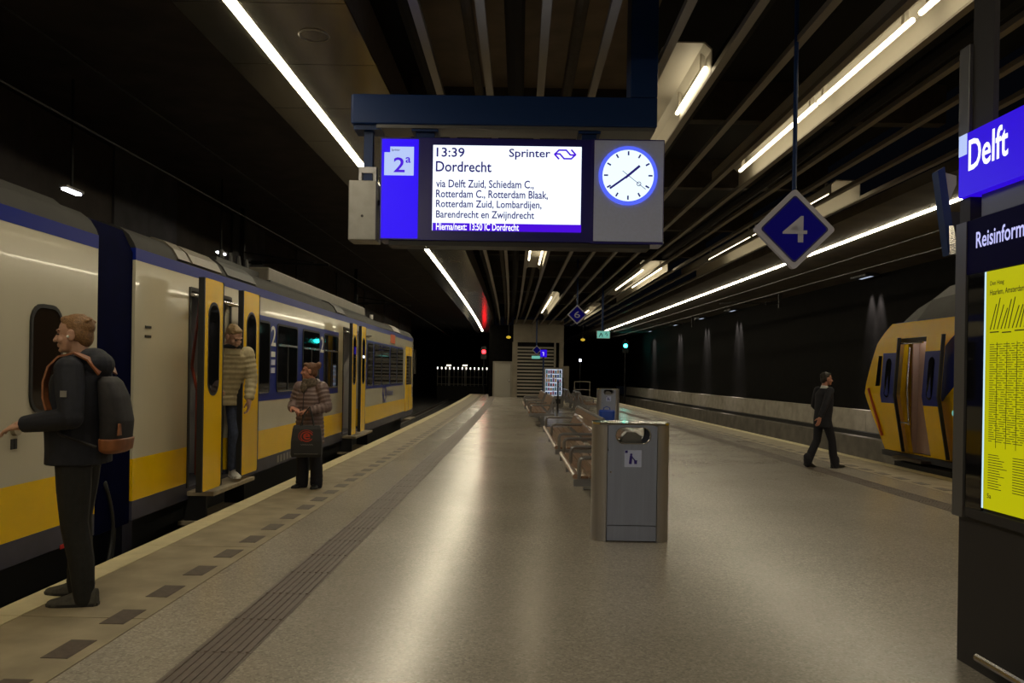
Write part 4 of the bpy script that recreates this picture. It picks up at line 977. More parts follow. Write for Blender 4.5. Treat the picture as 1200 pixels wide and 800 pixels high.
# vending machine
p0, p1 = at_z(637, 477, 0), at_z(660, 477, 0)
vm = thing('vending_machine', 'lit snack vending machine with rows of coloured packets near the louvred wall', 'vending machine', (p0.x, p0.y, 0))
W_ = p1.x - p0.x; Hv = 1.87
obj('cabinet', MB().box(0, W_, 0, .75, 0, Hv), 'grey_box', vm, bevel=.02)
gl = obj('display_window', MB().box(.06, W_ - .1, -.006, .002, .55, Hv - .08), 'vend_glow', vm)
cols = [(.5, .06, .03), (.05, .12, .5), (.6, .35, .1), (.03, .03, .06), (.35, .1, .3), (.1, .3, .4)]
for i, c in enumerate(cols): mat('packet_%d' % i, c, .4)
for r_ in range(6):
    obj('shelf', MB().box(.06, W_ - .1, -.03, -.007, .58 + r_ * .2, .60 + r_ * .2), 'grey_box', gl)
    for c_ in range(7):
        x = .08 + c_ * (W_ - .2) / 7; k = random.randrange(6)
        obj('packet', MB().box(x, x + (W_ - .2) / 7 * .8, -.03, -.008, .601 + r_ * .2, .601 + r_ * .2 + random.uniform(.12, .17)), 'packet_%d' % k, gl)
obj('delivery_flap', MB().box(.1, W_ - .15, -.012, .0, .18, .4), 'black_plastic', vm)
obj('coin_panel', MB().box(W_ - .085, W_ - .02, -.01, .0, .9, 1.4), 'black_plastic', vm)
# black post by the far bench
p = at_z(653.5, 484, 0)
po = thing('slim_post', 'slim black post standing at the end of the far left bench', 'post', (p.x, p.y, 0))
obj('post', MB().cyl((0, 0, 0.012), (0, 0, 1.25), .035, n=10), 'black_plastic', po); obj('post_cap', MB().cyl((0, 0, 1.25), (0, 0, 1.28), .045, n=10), 'black_plastic', po); obj('base', MB().cyl((0, 0, 0), (0, 0, .012), .09, n=12), 'black_plastic', po)
# green exit sign
c = at_y(707, 392, 32.5)
ex = thing('exit_sign', 'green lit exit sign hanging from a dark rod', 'sign', (c.x, c.y, c.z))
obj('sign_case', MB().box(-.27, .27, -.04, .04, -.16, .16), 'grey_box', ex)
fo = obj('sign_face', MB().box(-.25, .25, -.046, -.041, -.14, .14), 'exit_green', ex)
text('sign_arrow', '↑', (.06, .18, -.1, .1), -.048, 'print_black', fo); obj('sign_figure', stroke([(-.17, -.09), (-.12, .0), (-.1, .06), (-.05, -.02), (-.04, -.09)], .03, -.049, -.047), 'print_black', fo)
obj('hanging_rod', MB().box(-.08, .0, -.03, .03, .16, ZC + 1.3 - c.z), 'steel_blue_dark', ex)
# small lit direction sign below the far diamond
c = at_y(628, 418.5, 50.3)
ds = thing('direction_sign', 'tiny pale blue lit sign under the far diamond sign', 'sign', (c.x, c.y, c.z))
obj('sign_face', MB().box(-.26, .26, -.03, .03, -.09, .09), 'exit_green', ds); obj('hanging_rod', MB().cyl((0, .05, .05), (0, .05, ZC + 1.36 - c.z), .02, n=6), 'steel_blue_dark', ds)
c = at_y(637, 414, 40.0)
ds = thing('letter_sign', 'small violet square sign on a tall post above the vending machine', 'sign', (c.x, c.y, 0))
obj('sign_face', MB().box(-.16, .16, -.03, .03, c.z - .18, c.z + .18), 'delft_blue', ds); obj('post', MB().cyl((0, .05, 0), (0, .05, c.z + .18), .04, n=8), 'steel_blue_dark', ds); obj('sign_letter', stroke([(-.05, c.z + .05), (.0, c.z + .05), (.0, c.z - .1)], .04, -.036, -.031), 'letter_lilac', ds)
# ================================================================== SIGNALS AND FAR LAMPS
def signal(px, py, Y, m, label, z_base, r=.11):
    c = at_y(px, py, Y); o = thing('rail_signal', label, 'signal', (c.x, c.y, z_base))
    z = c.z - z_base
    obj('mast', MB().cyl((0, .12, 0), (0, .12, z + .5), .06, n=10), 'black_plastic', o)
    obj('head', MB().box(-.22, .22, -.02, .2, z - .55, z + .4), 'black_plastic', o)
    obj('lens', MB().cyl((0, -.05, z), (0, -.021, z), r, n=16), m, o)
    obj('hood', MB().tube([(r * 1.15 * math.cos(t), -.12, z + r * 1.15 * math.sin(t)) for t in steps(0, math.pi, 8)], .015, 5), 'black_plastic', o)
    return o
signal(567, 412, 64, 'signal_red', 'red rail signal at the far end of the left track', -.92, .16)
signal(733, 405, 62, 'signal_teal', 'teal green rail signal far along the right track', -.92, .14)
for px, py, Y, lb in ((596, 395, 52, 'small yellow lamp on the left of the louvred wall'), (683, 398, 54, 'small yellow lamp on the right of the louvred wall')):
    c = at_y(px, py, Y); o = thing('yellow_lamp', lb, 'lamp', (c.x, c.y, c.z), group='yellow lamps by the louvred wall')
    obj('globe', MB().ell((0, 0, 0), (.15, .12, .09)), 'lamp_yellow', o); obj('stem', MB().cyl((0, .0, .05), (0, .0, ZC + 1.35 - c.z), .02, n=6), 'black_plastic', o)
c = at_y(680, 422, 58); o = thing('white_lamp', 'small round white lamp in the dark behind the benches', 'lamp', (c.x, c.y, -.9))
obj('globe', MB().ell((0, 0, c.z + .9), .09), 'lamp_cool', o); obj('mast', MB().cyl((0, .05, 0), (0, .05, c.z + .9), .04, n=8), 'black_plastic', o)
# fence with lit posts beyond the platform end
f0, f1 = at_y(512, 447, 72), at_y(571, 447, 72)
fn = thing('far_fence', 'pale railing with lit posts in the dark beyond the platform end', 'fence', (f0.x, 72, -.92))
Wf = f1.x - f0.x; zt_ = at_y(540, 431, 72).z + .92; zb_ = at_y(540, 452, 72).z + .92
obj('ground_wall', MB().box(0, Wf, -.1, .3, 0, zb_), 'ballast_dark', fn)
for k in range(13):
    x = .05 + k * (Wf - .1) / 12
    ps = obj('fence_post', MB().box(x - .03, x + .03, -.03, .03, zb_ - .02, zt_), 'louver_grey', fn)
    obj('post_light', MB().box(x - .045, x + .045, -.06, -.031, zt_ - .12, zt_ + .06), 'train_inner_lamp', ps)
for z in (zb_ + .15, (zb_ + zt_) / 2): obj('fence_rail', MB().box(0, Wf, -.02, .02, z - .025, z + .025), 'louver_grey', fn)
for k, (px, py) in enumerate(((526, 428.5), (545, 428.5))):
    c = at_y(px, py, 74); o = thing('far_lamp_post', ['far lamp post left of the pale railing', 'far lamp post in the middle of the pale railing'][k], 'lamp', (c.x, c.y, -.92), group='lamp posts beyond the platform end')
    obj('mast', MB().cyl((0, 0, 0), (0, 0, c.z + .92), .06, n=8), 'louver_grey', o); obj('lamp_head', MB().box(-.2, .2, -.1, .1, c.z + .92, c.z + 1.0), 'tube_warm', o)
# guard rail at the platform end on the right
a_, b_2 = at_z(673, 466, 0), at_z(690, 466, 0)
gr_ = thing('guard_rail', 'thin grey guard rail at the far platform end', 'railing', (a_.x, a_.y, 0))
for x in (0, b_2.x - a_.x): obj('post', MB().cyl((x, 0, 0), (x, 0, 1.1), .03, n=8), 'louver_grey', gr_)
for z in (.55, 1.08): obj('rail_bar', MB().cyl((0, 0, z), (b_2.x - a_.x, 0, z), .025, n=8), 'louver_grey', gr_)
# ================================================================== OVERHEAD LINES
def catenary(name, f, z, label, y0=-6, y1=100):
    return tag(obj(name, MB().tube([(f(y), y, z - .0) for y in steps(y0, y1, 24)], .012, 5), 'wire_dark'), label, 'wire', 'overhead wires')
cLx = lambda d: (lambda Y: edge_l(Y) - d)
cRx = lambda d: (lambda Y: edge_r(Y) + d)
catenary('contact_wire', cLx(1.75), ZC - .45, 'lower overhead wire above the left track')
catenary('messenger_wire', cLx(1.7), ZC + .25, 'upper overhead wire above the left track')
catenary('contact_wire', cRx(1.75), ZC - .5, 'lower overhead wire above the right track')
catenary('messenger_wire', cRx(1.6), ZC - .18, 'upper overhead wire above the right track')
def arm(x, y, s, label):
    o = thing('overhead_arm', label, 'bracket', (x, y, ZC + .0), group='brackets carrying the overhead wires')
    top = 1.1 if s < 0 else .0
    obj('drop_post', MB().box(-.06, .06, -.06, .06, -.55, top), 'wire_dark', o)
    obj('arm_tube', MB().tube([(0, 0, -.38), (1.2 * -s, 0, -.38), (2.3 * -s, 0, -.42)], .03, 6), 'wire_dark', o)
    obj('arm_stay', MB().tube([(0, 0, -.1), (1.9 * -s, 0, -.36)], .02, 6), 'wire_dark', o)
    obj('insulator', MB().cyl((.25 * -s, 0, -.38), (.55 * -s, 0, -.38), .06, n=8), 'wire_dark', o)
arm(-7.2, 21.5, -1, 'dark overhead wire bracket above the open train door'); arm(-6.6, 34, -1, 'dark overhead wire bracket above the train front end')
arm(wall_x(31) - .8, 31, 1, 'dark overhead wire bracket above the right train track, nearer'); arm(wall_x(44) - .8, 44, 1, 'dark overhead wire bracket above the right track, farther')
# round ceiling loudspeakers in the soffit panels
for k, y in enumerate((7.75, 15.0, 23.5, 32)):
    o = thing('ceiling_speaker', ['nearest round loudspeaker in the left metal soffit', 'second round loudspeaker in the left metal soffit', 'third round loudspeaker in the left metal soffit', 'fourth round loudspeaker in the left metal soffit'][k], 'loudspeaker', (strip_l(y) + .55, y, ZC), group='loudspeakers in the metal soffit')
    obj('grille', MB().cyl((0, 0, -.006), (0, 0, .0), .13, n=24), 'soffit_metal', o); obj('rim', MB().tube([(.14 * math.cos(t), .14 * math.sin(t), -.006) for t in steps(0, 2 * math.pi, 24)], .008, 5), 'slat_alu', o)

# ================================================================== PEOPLE
mat('skin', (0.42, 0.235, 0.165), 0.5, var=0.08, scale=30)
mat('skin_ruddy', (0.44, 0.20, 0.14), 0.5, var=0.1, scale=30)
mat('hair_ginger', (0.19, 0.095, 0.035), 0.6, var=0.4, scale=90, bump=0.5)
mat('hair_sandy', (0.22, 0.14, 0.06), 0.6, var=0.4, scale=90, bump=0.5)
mat('hair_auburn', (0.13, 0.055, 0.025), 0.6, var=0.4, scale=90, bump=0.5)
mat('hair_dark', (0.02, 0.014, 0.01), 0.6, var=0.4, scale=90, bump=0.5)
mat('cloth_navy', (0.005, 0.006, 0.014), 0.8, var=0.3, scale=25, bump=0.15)
mat('cloth_suit', (0.010, 0.010, 0.018), 0.8, var=0.2, scale=40)
mat('jeans_black', (0.0075, 0.007, 0.0072), 0.85, var=0.3, scale=30, bump=0.2)
mat('jeans_blue', (0.035, 0.045, 0.085), 0.85, var=0.3, scale=25, bump=0.2)
mat('puffer_plum', (0.165, 0.112, 0.108), 0.55, var=0.15, scale=18)
mat('puffer_beige', (0.40, 0.335, 0.20), 0.6, var=0.15, scale=18)
mat('trousers_navy', (0.008, 0.008, 0.016), 0.85)
mat('suede_grey', (0.055, 0.052, 0.045), 0.9, var=0.2, scale=40)
mat('shoe_black', (0.008, 0.008, 0.009), 0.35)
mat('shoe_white', (0.42, 0.40, 0.36), 0.5)
mat('scarf_check', (0.10, 0.075, 0.055), 0.9, var=0.7, scale=40)
mat('shirt_white', (0.6, 0.6, 0.6), 0.7)
mat('leather_brown', (0.22, 0.075, 0.025), 0.5, var=0.2, scale=20)
mat('canvas_black', (0.012, 0.010, 0.012), 0.75, var=0.3, scale=30)
mat('bag_black', (0.014, 0.014, 0.016), 0.6)
mat('logo_red', (0.50, 0.04, 0.015), 0.5)
mat('eye_dark', (0.02, 0.015, 0.012), 0.3)
mat('lips', (0.36, 0.13, 0.10), 0.5)
V = Vector
def remesh(mb, voxel, smooth=4, name='body'):
    me = mb.mesh('tmp'); o = bpy.data.objects.new('tmp', me); COL.objects.link(o)
    r = o.modifiers.new('r', 'REMESH'); r.mode = 'VOXEL'; r.voxel_size = voxel; r.use_smooth_shade = True
    if smooth:
        s = o.modifiers.new('s', 'SMOOTH'); s.factor = .5; s.iterations = smooth
    dg = bpy.context.evaluated_depsgraph_get(); out = bpy.data.meshes.new_from_object(o.evaluated_get(dg))
    bpy.data.objects.remove(o); bpy.data.meshes.remove(me); out.name = name
    for p in out.polygons: p.use_smooth = True
    return out
def cap(mb, pts, rs, n=14):
    pts = [V(p) for p in pts]
    for i in range(len(pts) - 1): mb.cyl(pts[i], pts[i + 1], rs[i], rs[i + 1], n)
    for p, r in zip(pts, rs): mb.ell(p, r, None, 12, 8)
    return mb
def bez(a, b, c, n=6):
    a, b, c = V(a), V(b), V(c); return [a * (1 - t) ** 2 + b * 2 * t * (1 - t) + c * t * t for t in steps(0, 1, n)]
def ring(c, rx, ry, yaw=0.0, n=24, tilt=0.0, e=2.4):
    pts = []; m = Matrix.Rotation(yaw, 3, 'Z') @ Matrix.Rotation(tilt, 3, 'X')
    for i in range(n):
        t = 2 * math.pi * i / n; cs, sn = math.cos(t), math.sin(t)
        pts.append(V(c) + m @ V((rx * math.copysign(abs(cs) ** (2 / e), cs), ry * math.copysign(abs(sn) ** (2 / e), sn), 0)))
    return pts
def hand(mb, wrist, d, n, side, curl=.5, s=1.0, gap=1.0):
    d = V(d).normalized(); n = V(n); n = (n - d * n.dot(d)).normalized(); w_ = d.cross(n) * side
    M = Matrix((w_, d, n)).transposed(); wr = V(wrist)
    mb.ell(wr + d * .052 * s, (.041 * s, .058 * s, .019 * s), M, 14, 10)
    cap(mb, [wr - d * .03 * s, wr + d * .03 * s], [.027 * s, .028 * s])
    for k, (off, L) in enumerate(((.031, .072), (.0105, .081), (-.0105, .075), (-.030, .058))):
        p = wr + d * (.094 - abs(off) * .25) * s + w_ * off * s * gap; pts = [p - d * .03 * s, p]; a = curl * .6; dirv = d.copy()
        for q in (.45, .32, .23):
            dirv = d * math.cos(a) + n * math.sin(a); pts.append(pts[-1] + dirv * L * q * s); a += curl
        cap(mb, pts, [.0105 * s, .0100 * s, .0092 * s, .0085 * s, .0072 * s], 8)
    b = wr + d * .025 * s + w_ * .03 * s
    t1 = b + (d * .55 + w_ * .6 + n * .35).normalized() * .042 * s; t2 = t1 + (d * .85 + w_ * .2 + n * .4).normalized() * .032 * s
    cap(mb, [wr + d * .02 * s, b, t1, t2], [.016 * s, .015 * s, .0115 * s, .009 * s], 8)
def head_parts(mb, c, M, s=1.0, female=False):
    c = V(c)
    def e(p, r): mb.ell(c + M @ (V(p) * s), tuple(x * s for x in r), M, 16, 12)
    def k(ps, rs): cap(mb, [c + M @ (V(p) * s) for p in ps], [r * s for r in rs], 10)
    e((0, -.012, .03), (.076, .096, .085)); e((0, .028, -.03), (.061, .064, .082))
    j = .85 if female else 1.0
    e((0, .042, -.078), (.046 * j, .044, .034)); e((0, .078, -.094), (.021 * j, .017, .015))
    k([(0, .088, .012), (0, .102, -.012), (0, .112, -.031)], [.009, .010, .0125]); e((.011, .098, -.035), (.008, .009, .007)); e((-.011, .098, -.035), (.008, .009, .007))
    e((0, .078, .026), (.052, .017, .011)); e((0, .088, -.057), (.024, .012, .0065)); e((0, .087, -.069), (.021, .012, .007))
    for sd in (-1, 1):
        e((.036 * sd, .062, -.032), (.026, .026, .026)); e((.077 * sd, -.008, -.012), (.011, .026, .033)); e((.080 * sd, -.012, .006), (.009, .02, .016))
    k([(0, -.02, -.05), (0, -.035, -.2)], [.052 * (.88 if female else 1), .056 * (.88 if female else 1)])
def eyes(c, M, s, parent):
    c = V(c)
    for sd in (-1, 1):
        obj('eye', MB().ell(c + M @ (V((.031 * sd, .082, .003)) * s), (.012 * s, .009 * s, .0055 * s), M, 10, 8), 'eye_dark', parent, smooth=True)
        obj('eyebrow', MB().tube([c + M @ (V((sd * x, y, z)) * s) for x, y, z in ((.014, .089, .025), (.032, .085, .029), (.05, .068, .023))], .0045 * s, 6), 'hair_auburn', parent, smooth=True)
def hair_short(c, M, s, voxel=.006):
    mb = MB(); c = V(c)
    def e(p, r): mb.ell(c + M @ (V(p) * s), tuple(x * s for x in r), M, 18, 12)
    e((0, -.026, .042), (.080, .096, .079)); e((0, -.062, -.012), (.069, .048, .074)); e((.058, -.035, .005), (.022, .046, .052)); e((-.058, -.035, .005), (.022, .046, .052)); e((0, .03, .092), (.055, .042, .024))
    for k in range(26):
        t = random.uniform(0, 6.28); ph = random.uniform(.0, 1.3); p = V((0.074 * math.sin(ph) * math.cos(t), -.026 + .09 * math.sin(ph) * math.sin(t), .042 + .073 * math.cos(ph))); e(p, (.016, .022, .011))
    return remesh(mb, voxel * s, 2, 'hair')
def hair_updo(c, M, s, voxel=.007):
    mb = MB(); c = V(c)
    def e(p, r): mb.ell(c + M @ (V(p) * s), tuple(x * s for x in r), M, 18, 12)
    e((0, -.028, .042), (.082, .100, .080)); e((0, -.068, -.015), (.07, .05, .078)); e((.062, -.03, -.01), (.02, .042, .06)); e((-.062, -.03, -.01), (.02, .042, .06)); e((0, -.125, .07), (.05, .04, .05)); e((0, .04, .09), (.06, .04, .03)); e((.012, -.135, .085), (.04, .035, .045))
    return remesh(mb, voxel * s, 2, 'hair')
def shoe(mb, ankle, yaw, L=.28, wd=.098, pitch=0.0, hgt=.085, s=1.0):
    a = V(ankle); m = Matrix.Rotation(yaw, 3, 'Z') @ Matrix.Rotation(pitch, 3, 'X')
    sec = [(-.075, .030, .062, .10), (-.055, .037, .05, .10), (.0, .038, .045, .105), (.05, .041, .04, .085), (.10, .046, .036, .062), (.15, .046, .032, .048), (.185, .036, .03, .040), (.203, .018, .028, .03)]
    rings = []
    for y, hw, zl, zt in sec:
        f = L / .28; k = wd / .098
        pts = [(-hw * k, .0), (-hw * k * 1.02, .022), (-hw * k * .8, zt * .75), (-hw * k * .35, zt), (hw * k * .35, zt), (hw * k * .8, zt * .75), (hw * k * 1.02, .022), (hw * k, .0)]
        rings.append([a + m @ V((x * s, y * f * s, z * s - .0)) for x, z in pts])
    mb.loft(rings); return mb
def limb_rings(pts, rs, puff=0.0, n=None):
    """subdivide a limb with optional quilting bulges"""
    P = []; Q = []
    for i in range(len(pts) - 1):
        a, b = V(pts[i]), V(pts[i + 1]); k = max(2, int((b - a).length / .0275))
        for j in range(k):
            t = j / k; P.append(a.lerp(b, t)); Q.append(rs[i] * (1 - t) + rs[i + 1] * t)
    P.append(V(pts[-1])); Q.append(rs[-1])
    if puff: Q = [q + (puff if (i // 1) % 2 else -puff) for i, q in enumerate(Q)]
    return P, Q

def person(label, loc, rz, s, pose, look, voxel=.007):
    root = thing('person', label, 'person', loc, rz)
    S = lambda p: V(p) * s
    g = pose.get
    spine = [V(p) for p in g('spine', [(0, 0, .92), (0, .01, 1.05), (0, .0, 1.28), (0, -.01, 1.45)])]
    head_c = V(g('head', (0, .035, 1.625))); hm = Euler([R(a) for a in g('head_rot', (0, 0, 0))], 'XYZ').to_matrix()
    sh = [V(p) for p in g('shoulders', [(-.185, -.01, 1.41), (.185, -.01, 1.41)])]
    el = [V(p) for p in pose['elbows']]; wr = [V(p) for p in pose['wrists']]
    hip = [V(p) for p in g('hips', [(-.088, 0, .90), (.088, 0, .90)])]
    kn = [V(p) for p in g('knees', [(-.095, .015, .49), (.095, .015, .49)])]; an = [V(p) for p in g('ankles', [(-.095, -.02, .085), (.095, -.02, .085)])]
    fy = g('foot_yaw', (0, 0)); fp = g('foot_pitch', (0, 0))
    fem = look.get('female', False)
    # body: one continuous skin
    b = MB()
    head_parts(b, S(head_c), hm, s, fem)
    cap(b, [S(spine[3]), S(head_c + hm @ V((0, -.035, -.13)))], [.058 * s, .052 * s])
    b.loft([[p * 1 for p in ring(S(c), rx * s, ry * s, 0, 20)] for c, rx, ry in ((spine[0] + V((0, 0, -.06)), .13, .09), (spine[0], .145, .1), (spine[1], .12, .085), (spine[2], .145, .095), (spine[3] + V((0, 0, -.05)), .13, .07), (spine[3], .07, .055))])
    for i in (0, 1):
        cap(b, [S(sh[i]), S(el[i]), S(wr[i])], [.045 * s, .036 * s, .026 * s]); cap(b, [S(hip[i]), S(kn[i]), S(an[i])], [.075 * s, .048 * s, .035 * s])
        cap(b, [S(an[i]), S(an[i] + Matrix.Rotation(R(fy[i]), 3, 'Z') @ V((0, .085, -.052)))], [.030 * s, .015 * s])
        hd_ = pose['hands'][i]
        hand(b, S(wr[i]), hd_[0], hd_[1], hd_[2], hd_[3], s * look.get('hand', 1.0))
    body = obj('body', remesh(b, voxel * .8, 2), look['skin'], root)
    eyes(S(head_c), hm, s, body)
    obj('hair', (hair_updo if fem else hair_short)(S(head_c), hm, s, voxel), look['hair'], root)
    # trousers
    t = MB(); ro = look.get('leg_r', (.088, .066, .052)); hemz = look.get('leg_hem', .03)
    t.loft([ring(S(c), rx * s, ry * s, 0, 20) for c, rx, ry in ((spine[0] + V((0, 0, -.10)), .14, .10), (spine[0], .155, .112), (spine[0] + V((0, 0, .08)), .145, .105))])
    for i in (0, 1):
        lo = an[i] + V((0, 0, hemz - .02))
        m1 = hip[i].lerp(kn[i], .5); m2 = kn[i].lerp(lo, .5) + V((0, -.012, 0))
        cap(t, [S(hip[i]), S(m1), S(kn[i]), S(m2), S(lo)], [r_ * s for r_ in (ro[0], ro[0] * .92, ro[1], (ro[1] + ro[2]) / 2 + .004, ro[2])])
        for q in range(4):   # cloth folds at the ankle
            cap(t, [S(lo + V((0, 0, .03 + q * .03)) + (kn[i] - lo).normalized() * .0 + V((.004 * (-1) ** q, .004, 0)))] * 2, [ro[2] * 1.06 * s] * 2)
    obj('trousers', remesh(t, voxel * 1.1, 3, 'trousers'), look['trousers'], root)
    # coat
    c = MB(); pf = look.get('puff', 0.0); hem = look['hem']; prof = look['coat']       # [(t along the spine from hem, rx, ry)]
    zs = spine[3].z
    def spine_at(z):
        if z <= spine[0].z: return V((spine[0].x, spine[0].y, z))
        for a, b_ in zip(spine, spine[1:]):
            if a.z <= z <= b_.z: return a.lerp(b_, (z - a.z) / (b_.z - a.z))
        return spine[3].copy()
    rings = []; nR = int((zs - hem) / .0275)
    for i in range(nR + 1):
        z = hem + (zs - hem) * i / nR; tt = i / nR
        for (t0, x0, y0), (t1, x1, y1) in zip(prof, prof[1:]):
            if t0 <= tt <= t1 + 1e-6:
                k = (tt - t0) / (t1 - t0); rx, ry = x0 + (x1 - x0) * k, y0 + (y1 - y0) * k; break
        d_ = (pf if i % 2 else -pf)
        rings.append(ring(S(spine_at(z) + V((0, look.get('shift', 0.0), 0))), (rx + d_) * s, (ry + d_) * s, 0, 28))
    c.loft(rings)
    sr = look['sleeve']
    for i in (0, 1):
        P, Q = limb_rings([sh[i].lerp(spine[2], .18) + V((0, 0, .01)), sh[i], sh[i].lerp(el[i], .5), el[i], el[i].lerp(wr[i], .5), wr[i]], [sr[0] * .95, sr[0], sr[0] * .96, sr[1], sr[1] * .94, sr[2]], pf)
        c.tube([S(p) for p in P], [q * s for q in Q], 14)
        for p, q in ((sh[i], sr[0]), (el[i], sr[1])): c.ell(S(p), q * s, None, 12, 8)
    if 'collar' in look:
        for q, (r0, dz) in enumerate(((look['collar'], 0.0), (look['collar'] * .95, .035), (look['collar'] * .88, .06))):
            c.loft([ring(S(spine[3] + V((0, .01, -.06 + dz))), r0 * 1.15 * s, r0 * s, 0, 20), ring(S(spine[3] + V((0, .015, .0 + dz))), r0 * s, r0 * .92 * s, 0, 20)])
    if look.get('hood'):
        h = look['hood']
        c.ell(S(spine[3] + V((0, -.085, -.01))), (.14 * s * h, .085 * s * h, .085 * s * h)); c.ell(S(spine[3] + V((.0, -.06, .04))), (.125 * s * h, .07 * s * h, .055 * s * h))
        for sd in (-1, 1): cap(c, [S(spine[3] + V((sd * .1, -.03, .02))), S(spine[3] + V((sd * .075, .06, -.03)))], [.045 * s * h, .035 * s * h])
    obj(look.get('coat_name', 'jacket'), remesh(c, voxel * 1.15, look.get('coat_smooth', 2), 'jacket'), look['coat_mat'], root)
    for i in (0, 1):
        m = MB(); shoe(m, S(V((an[i].x, an[i].y, an[i].z - .085))), R(fy[i]), look.get('shoe_l', .28), .1, R(fp[i]), s=s)
        so_ = obj('shoe', remesh(m, voxel, 2, 'shoe'), look['shoe'], root)
        ms = Matrix.Rotation(R(fy[i]), 3, 'Z') @ Matrix.Rotation(R(fp[i]), 3, 'X'); a0_ = V((an[i].x, an[i].y, an[i].z - .085)); f = look.get('shoe_l', .28) / .28
        out = [(-.038, -.06), (-.042, .0), (-.047, .06), (-.05, .12), (-.04, .175), (-.015, .206), (.015, .206), (.04, .175), (.05, .12), (.047, .06), (.042, .0), (.038, -.06), (.02, -.08), (-.02, -.08)]
        obj('sole', MB().loft([[S(a0_ + ms @ V((x, y * f, 0))) for x, y in out], [S(a0_ + ms @ V((x * 1.01, y * f * 1.01, .018))) for x, y in out]]), look.get('sole', 'rubber_black'), so_)
    return root, S, dict(spine=spine, head=head_c, hm=hm, sh=sh, el=el, wr=wr)

# man with the backpack at the left
m1 = at_z(92, 703, 0)
D1_ = (.0, 1, -.35)
pr, S1, J1 = person('man in a dark navy hooded coat with a backpack, pressing towards the near coach', (m1.x, m1.y, 0), R(93), 1.105,
    dict(elbows=[(-.27, -.07, 1.13), (.27, -.02, 1.12)], wrists=[(-.2, .235, 1.085), (.20, .14, .92)],
         hands=[((.1, .9, -.25), (.3, -.1, -.9), -1, .35), ((0, .5, -.8), (-1, 0, 0), 1, .6)], head=(0, .05, 1.625), head_rot=(-4, 0, 5),
         ankles=[(-.11, -.085, .085), (.12, .06, .085)], knees=[(-.11, -.02, .49), (.11, .06, .49)], hips=[(-.09, 0, .9), (.09, .02, .9)], foot_yaw=(6, -6)),
    dict(skin='skin', hair='hair_ginger', trousers='jeans_black', leg_r=(.104, .078, .058), leg_hem=-.03, coat_mat='cloth_navy', coat_name='hooded_coat', hem=.84, shift=.01,
         coat=[(0, .205, .172), (.25, .20, .168), (.6, .20, .165), (.85, .19, .15), (.95, .135, .115), (1, .09, .09)], sleeve=(.082, .066, .05), collar=.098, hood=1.0, shoe='suede_grey', shoe_l=.285), voxel=.0062)
obj('sleeve_patch', MB().box(-.002, .002, -.02, .02, -.02, .02), 'grey_box', pr, loc=S1((-.318, -.045, 1.27)))
obj('earphone', MB().ell(S1(J1['head'] + J1['hm'] @ V((-.09, .004, -.018))), .009), 'white_paint', pr)
bp_ = thing('backpack', 'black backpack with brown leather strap and base on the left man', 'backpack', (m1.x, m1.y, 0), R(93))
k = MB()
k.loft([ring(S1((0, y, z)), rx * 1.105, ry * 1.105, 0, 24, 0, 3.2) for z, y, rx, ry in ((.92, -.205, .10, .045), (.95, -.21, .135, .065), (1.1, -.215, .145, .07), (1.25, -.195, .14, .06), (1.34, -.17, .12, .045), (1.37, -.16, .08, .03))])
obj('pack_body', remesh(k, .009, 3, 'pack'), 'canvas_black', bp_)
k = MB(); k.loft([ring(S1((0, y, z)), rx * 1.105, ry * 1.105, 0, 24, 0, 3.2) for z, y, rx, ry in ((.905, -.205, .10, .045), (.925, -.21, .14, .07), (.995, -.214, .147, .075), (1.0, -.214, .10, .05))])
obj('leather_base', remesh(k, .009, 1, 'base'), 'leather_brown', bp_)
for sd in (-1, 1):
    pts = [S1((sd * x, y, z)) for x, y, z in ((.10, -.15, 1.39), (.14, -.10, 1.475), (.165, -.03, 1.51), (.185, .045, 1.485), (.20, .095, 1.42), (.212, .112, 1.33), (.222, .105, 1.24), (.23, .08, 1.17))]
    st = MB(); rg = []
    for i, p in enumerate(pts):
        d = (pts[min(i + 1, len(pts) - 1)] - pts[max(0, i - 1)]).normalized(); sdv = V((1, 0, .12 * -sd)); sdv = (sdv - d * sdv.dot(d)).normalized(); nn = d.cross(sdv)
        rg.append([p + sdv * .032 + nn * .006, p - sdv * .032 + nn * .006, p - sdv * .032 - nn * .006, p + sdv * .032 - nn * .006])
    obj('shoulder_strap', st.loft(rg), 'leather_brown', bp_, smooth='auto')
    obj('lower_strap', MB().tube([S1((sd * .23, .08, 1.17)), S1((sd * .22, .02, 1.03)), S1((sd * .15, -.16, .95))], .011, 6), 'canvas_black', bp_)
obj('zip_tag', MB().hexa([tuple(S1((x - .12, y - .285, z + 1.02))) for x, y, z in ((-.02, 0, 0), (.02, 0, 0), (.02, .012, 0), (-.02, .012, 0), (-.008, 0, .07), (.008, 0, .07), (.008, .012, .07), (-.008, .012, .07))]), 'leather_brown', bp_)

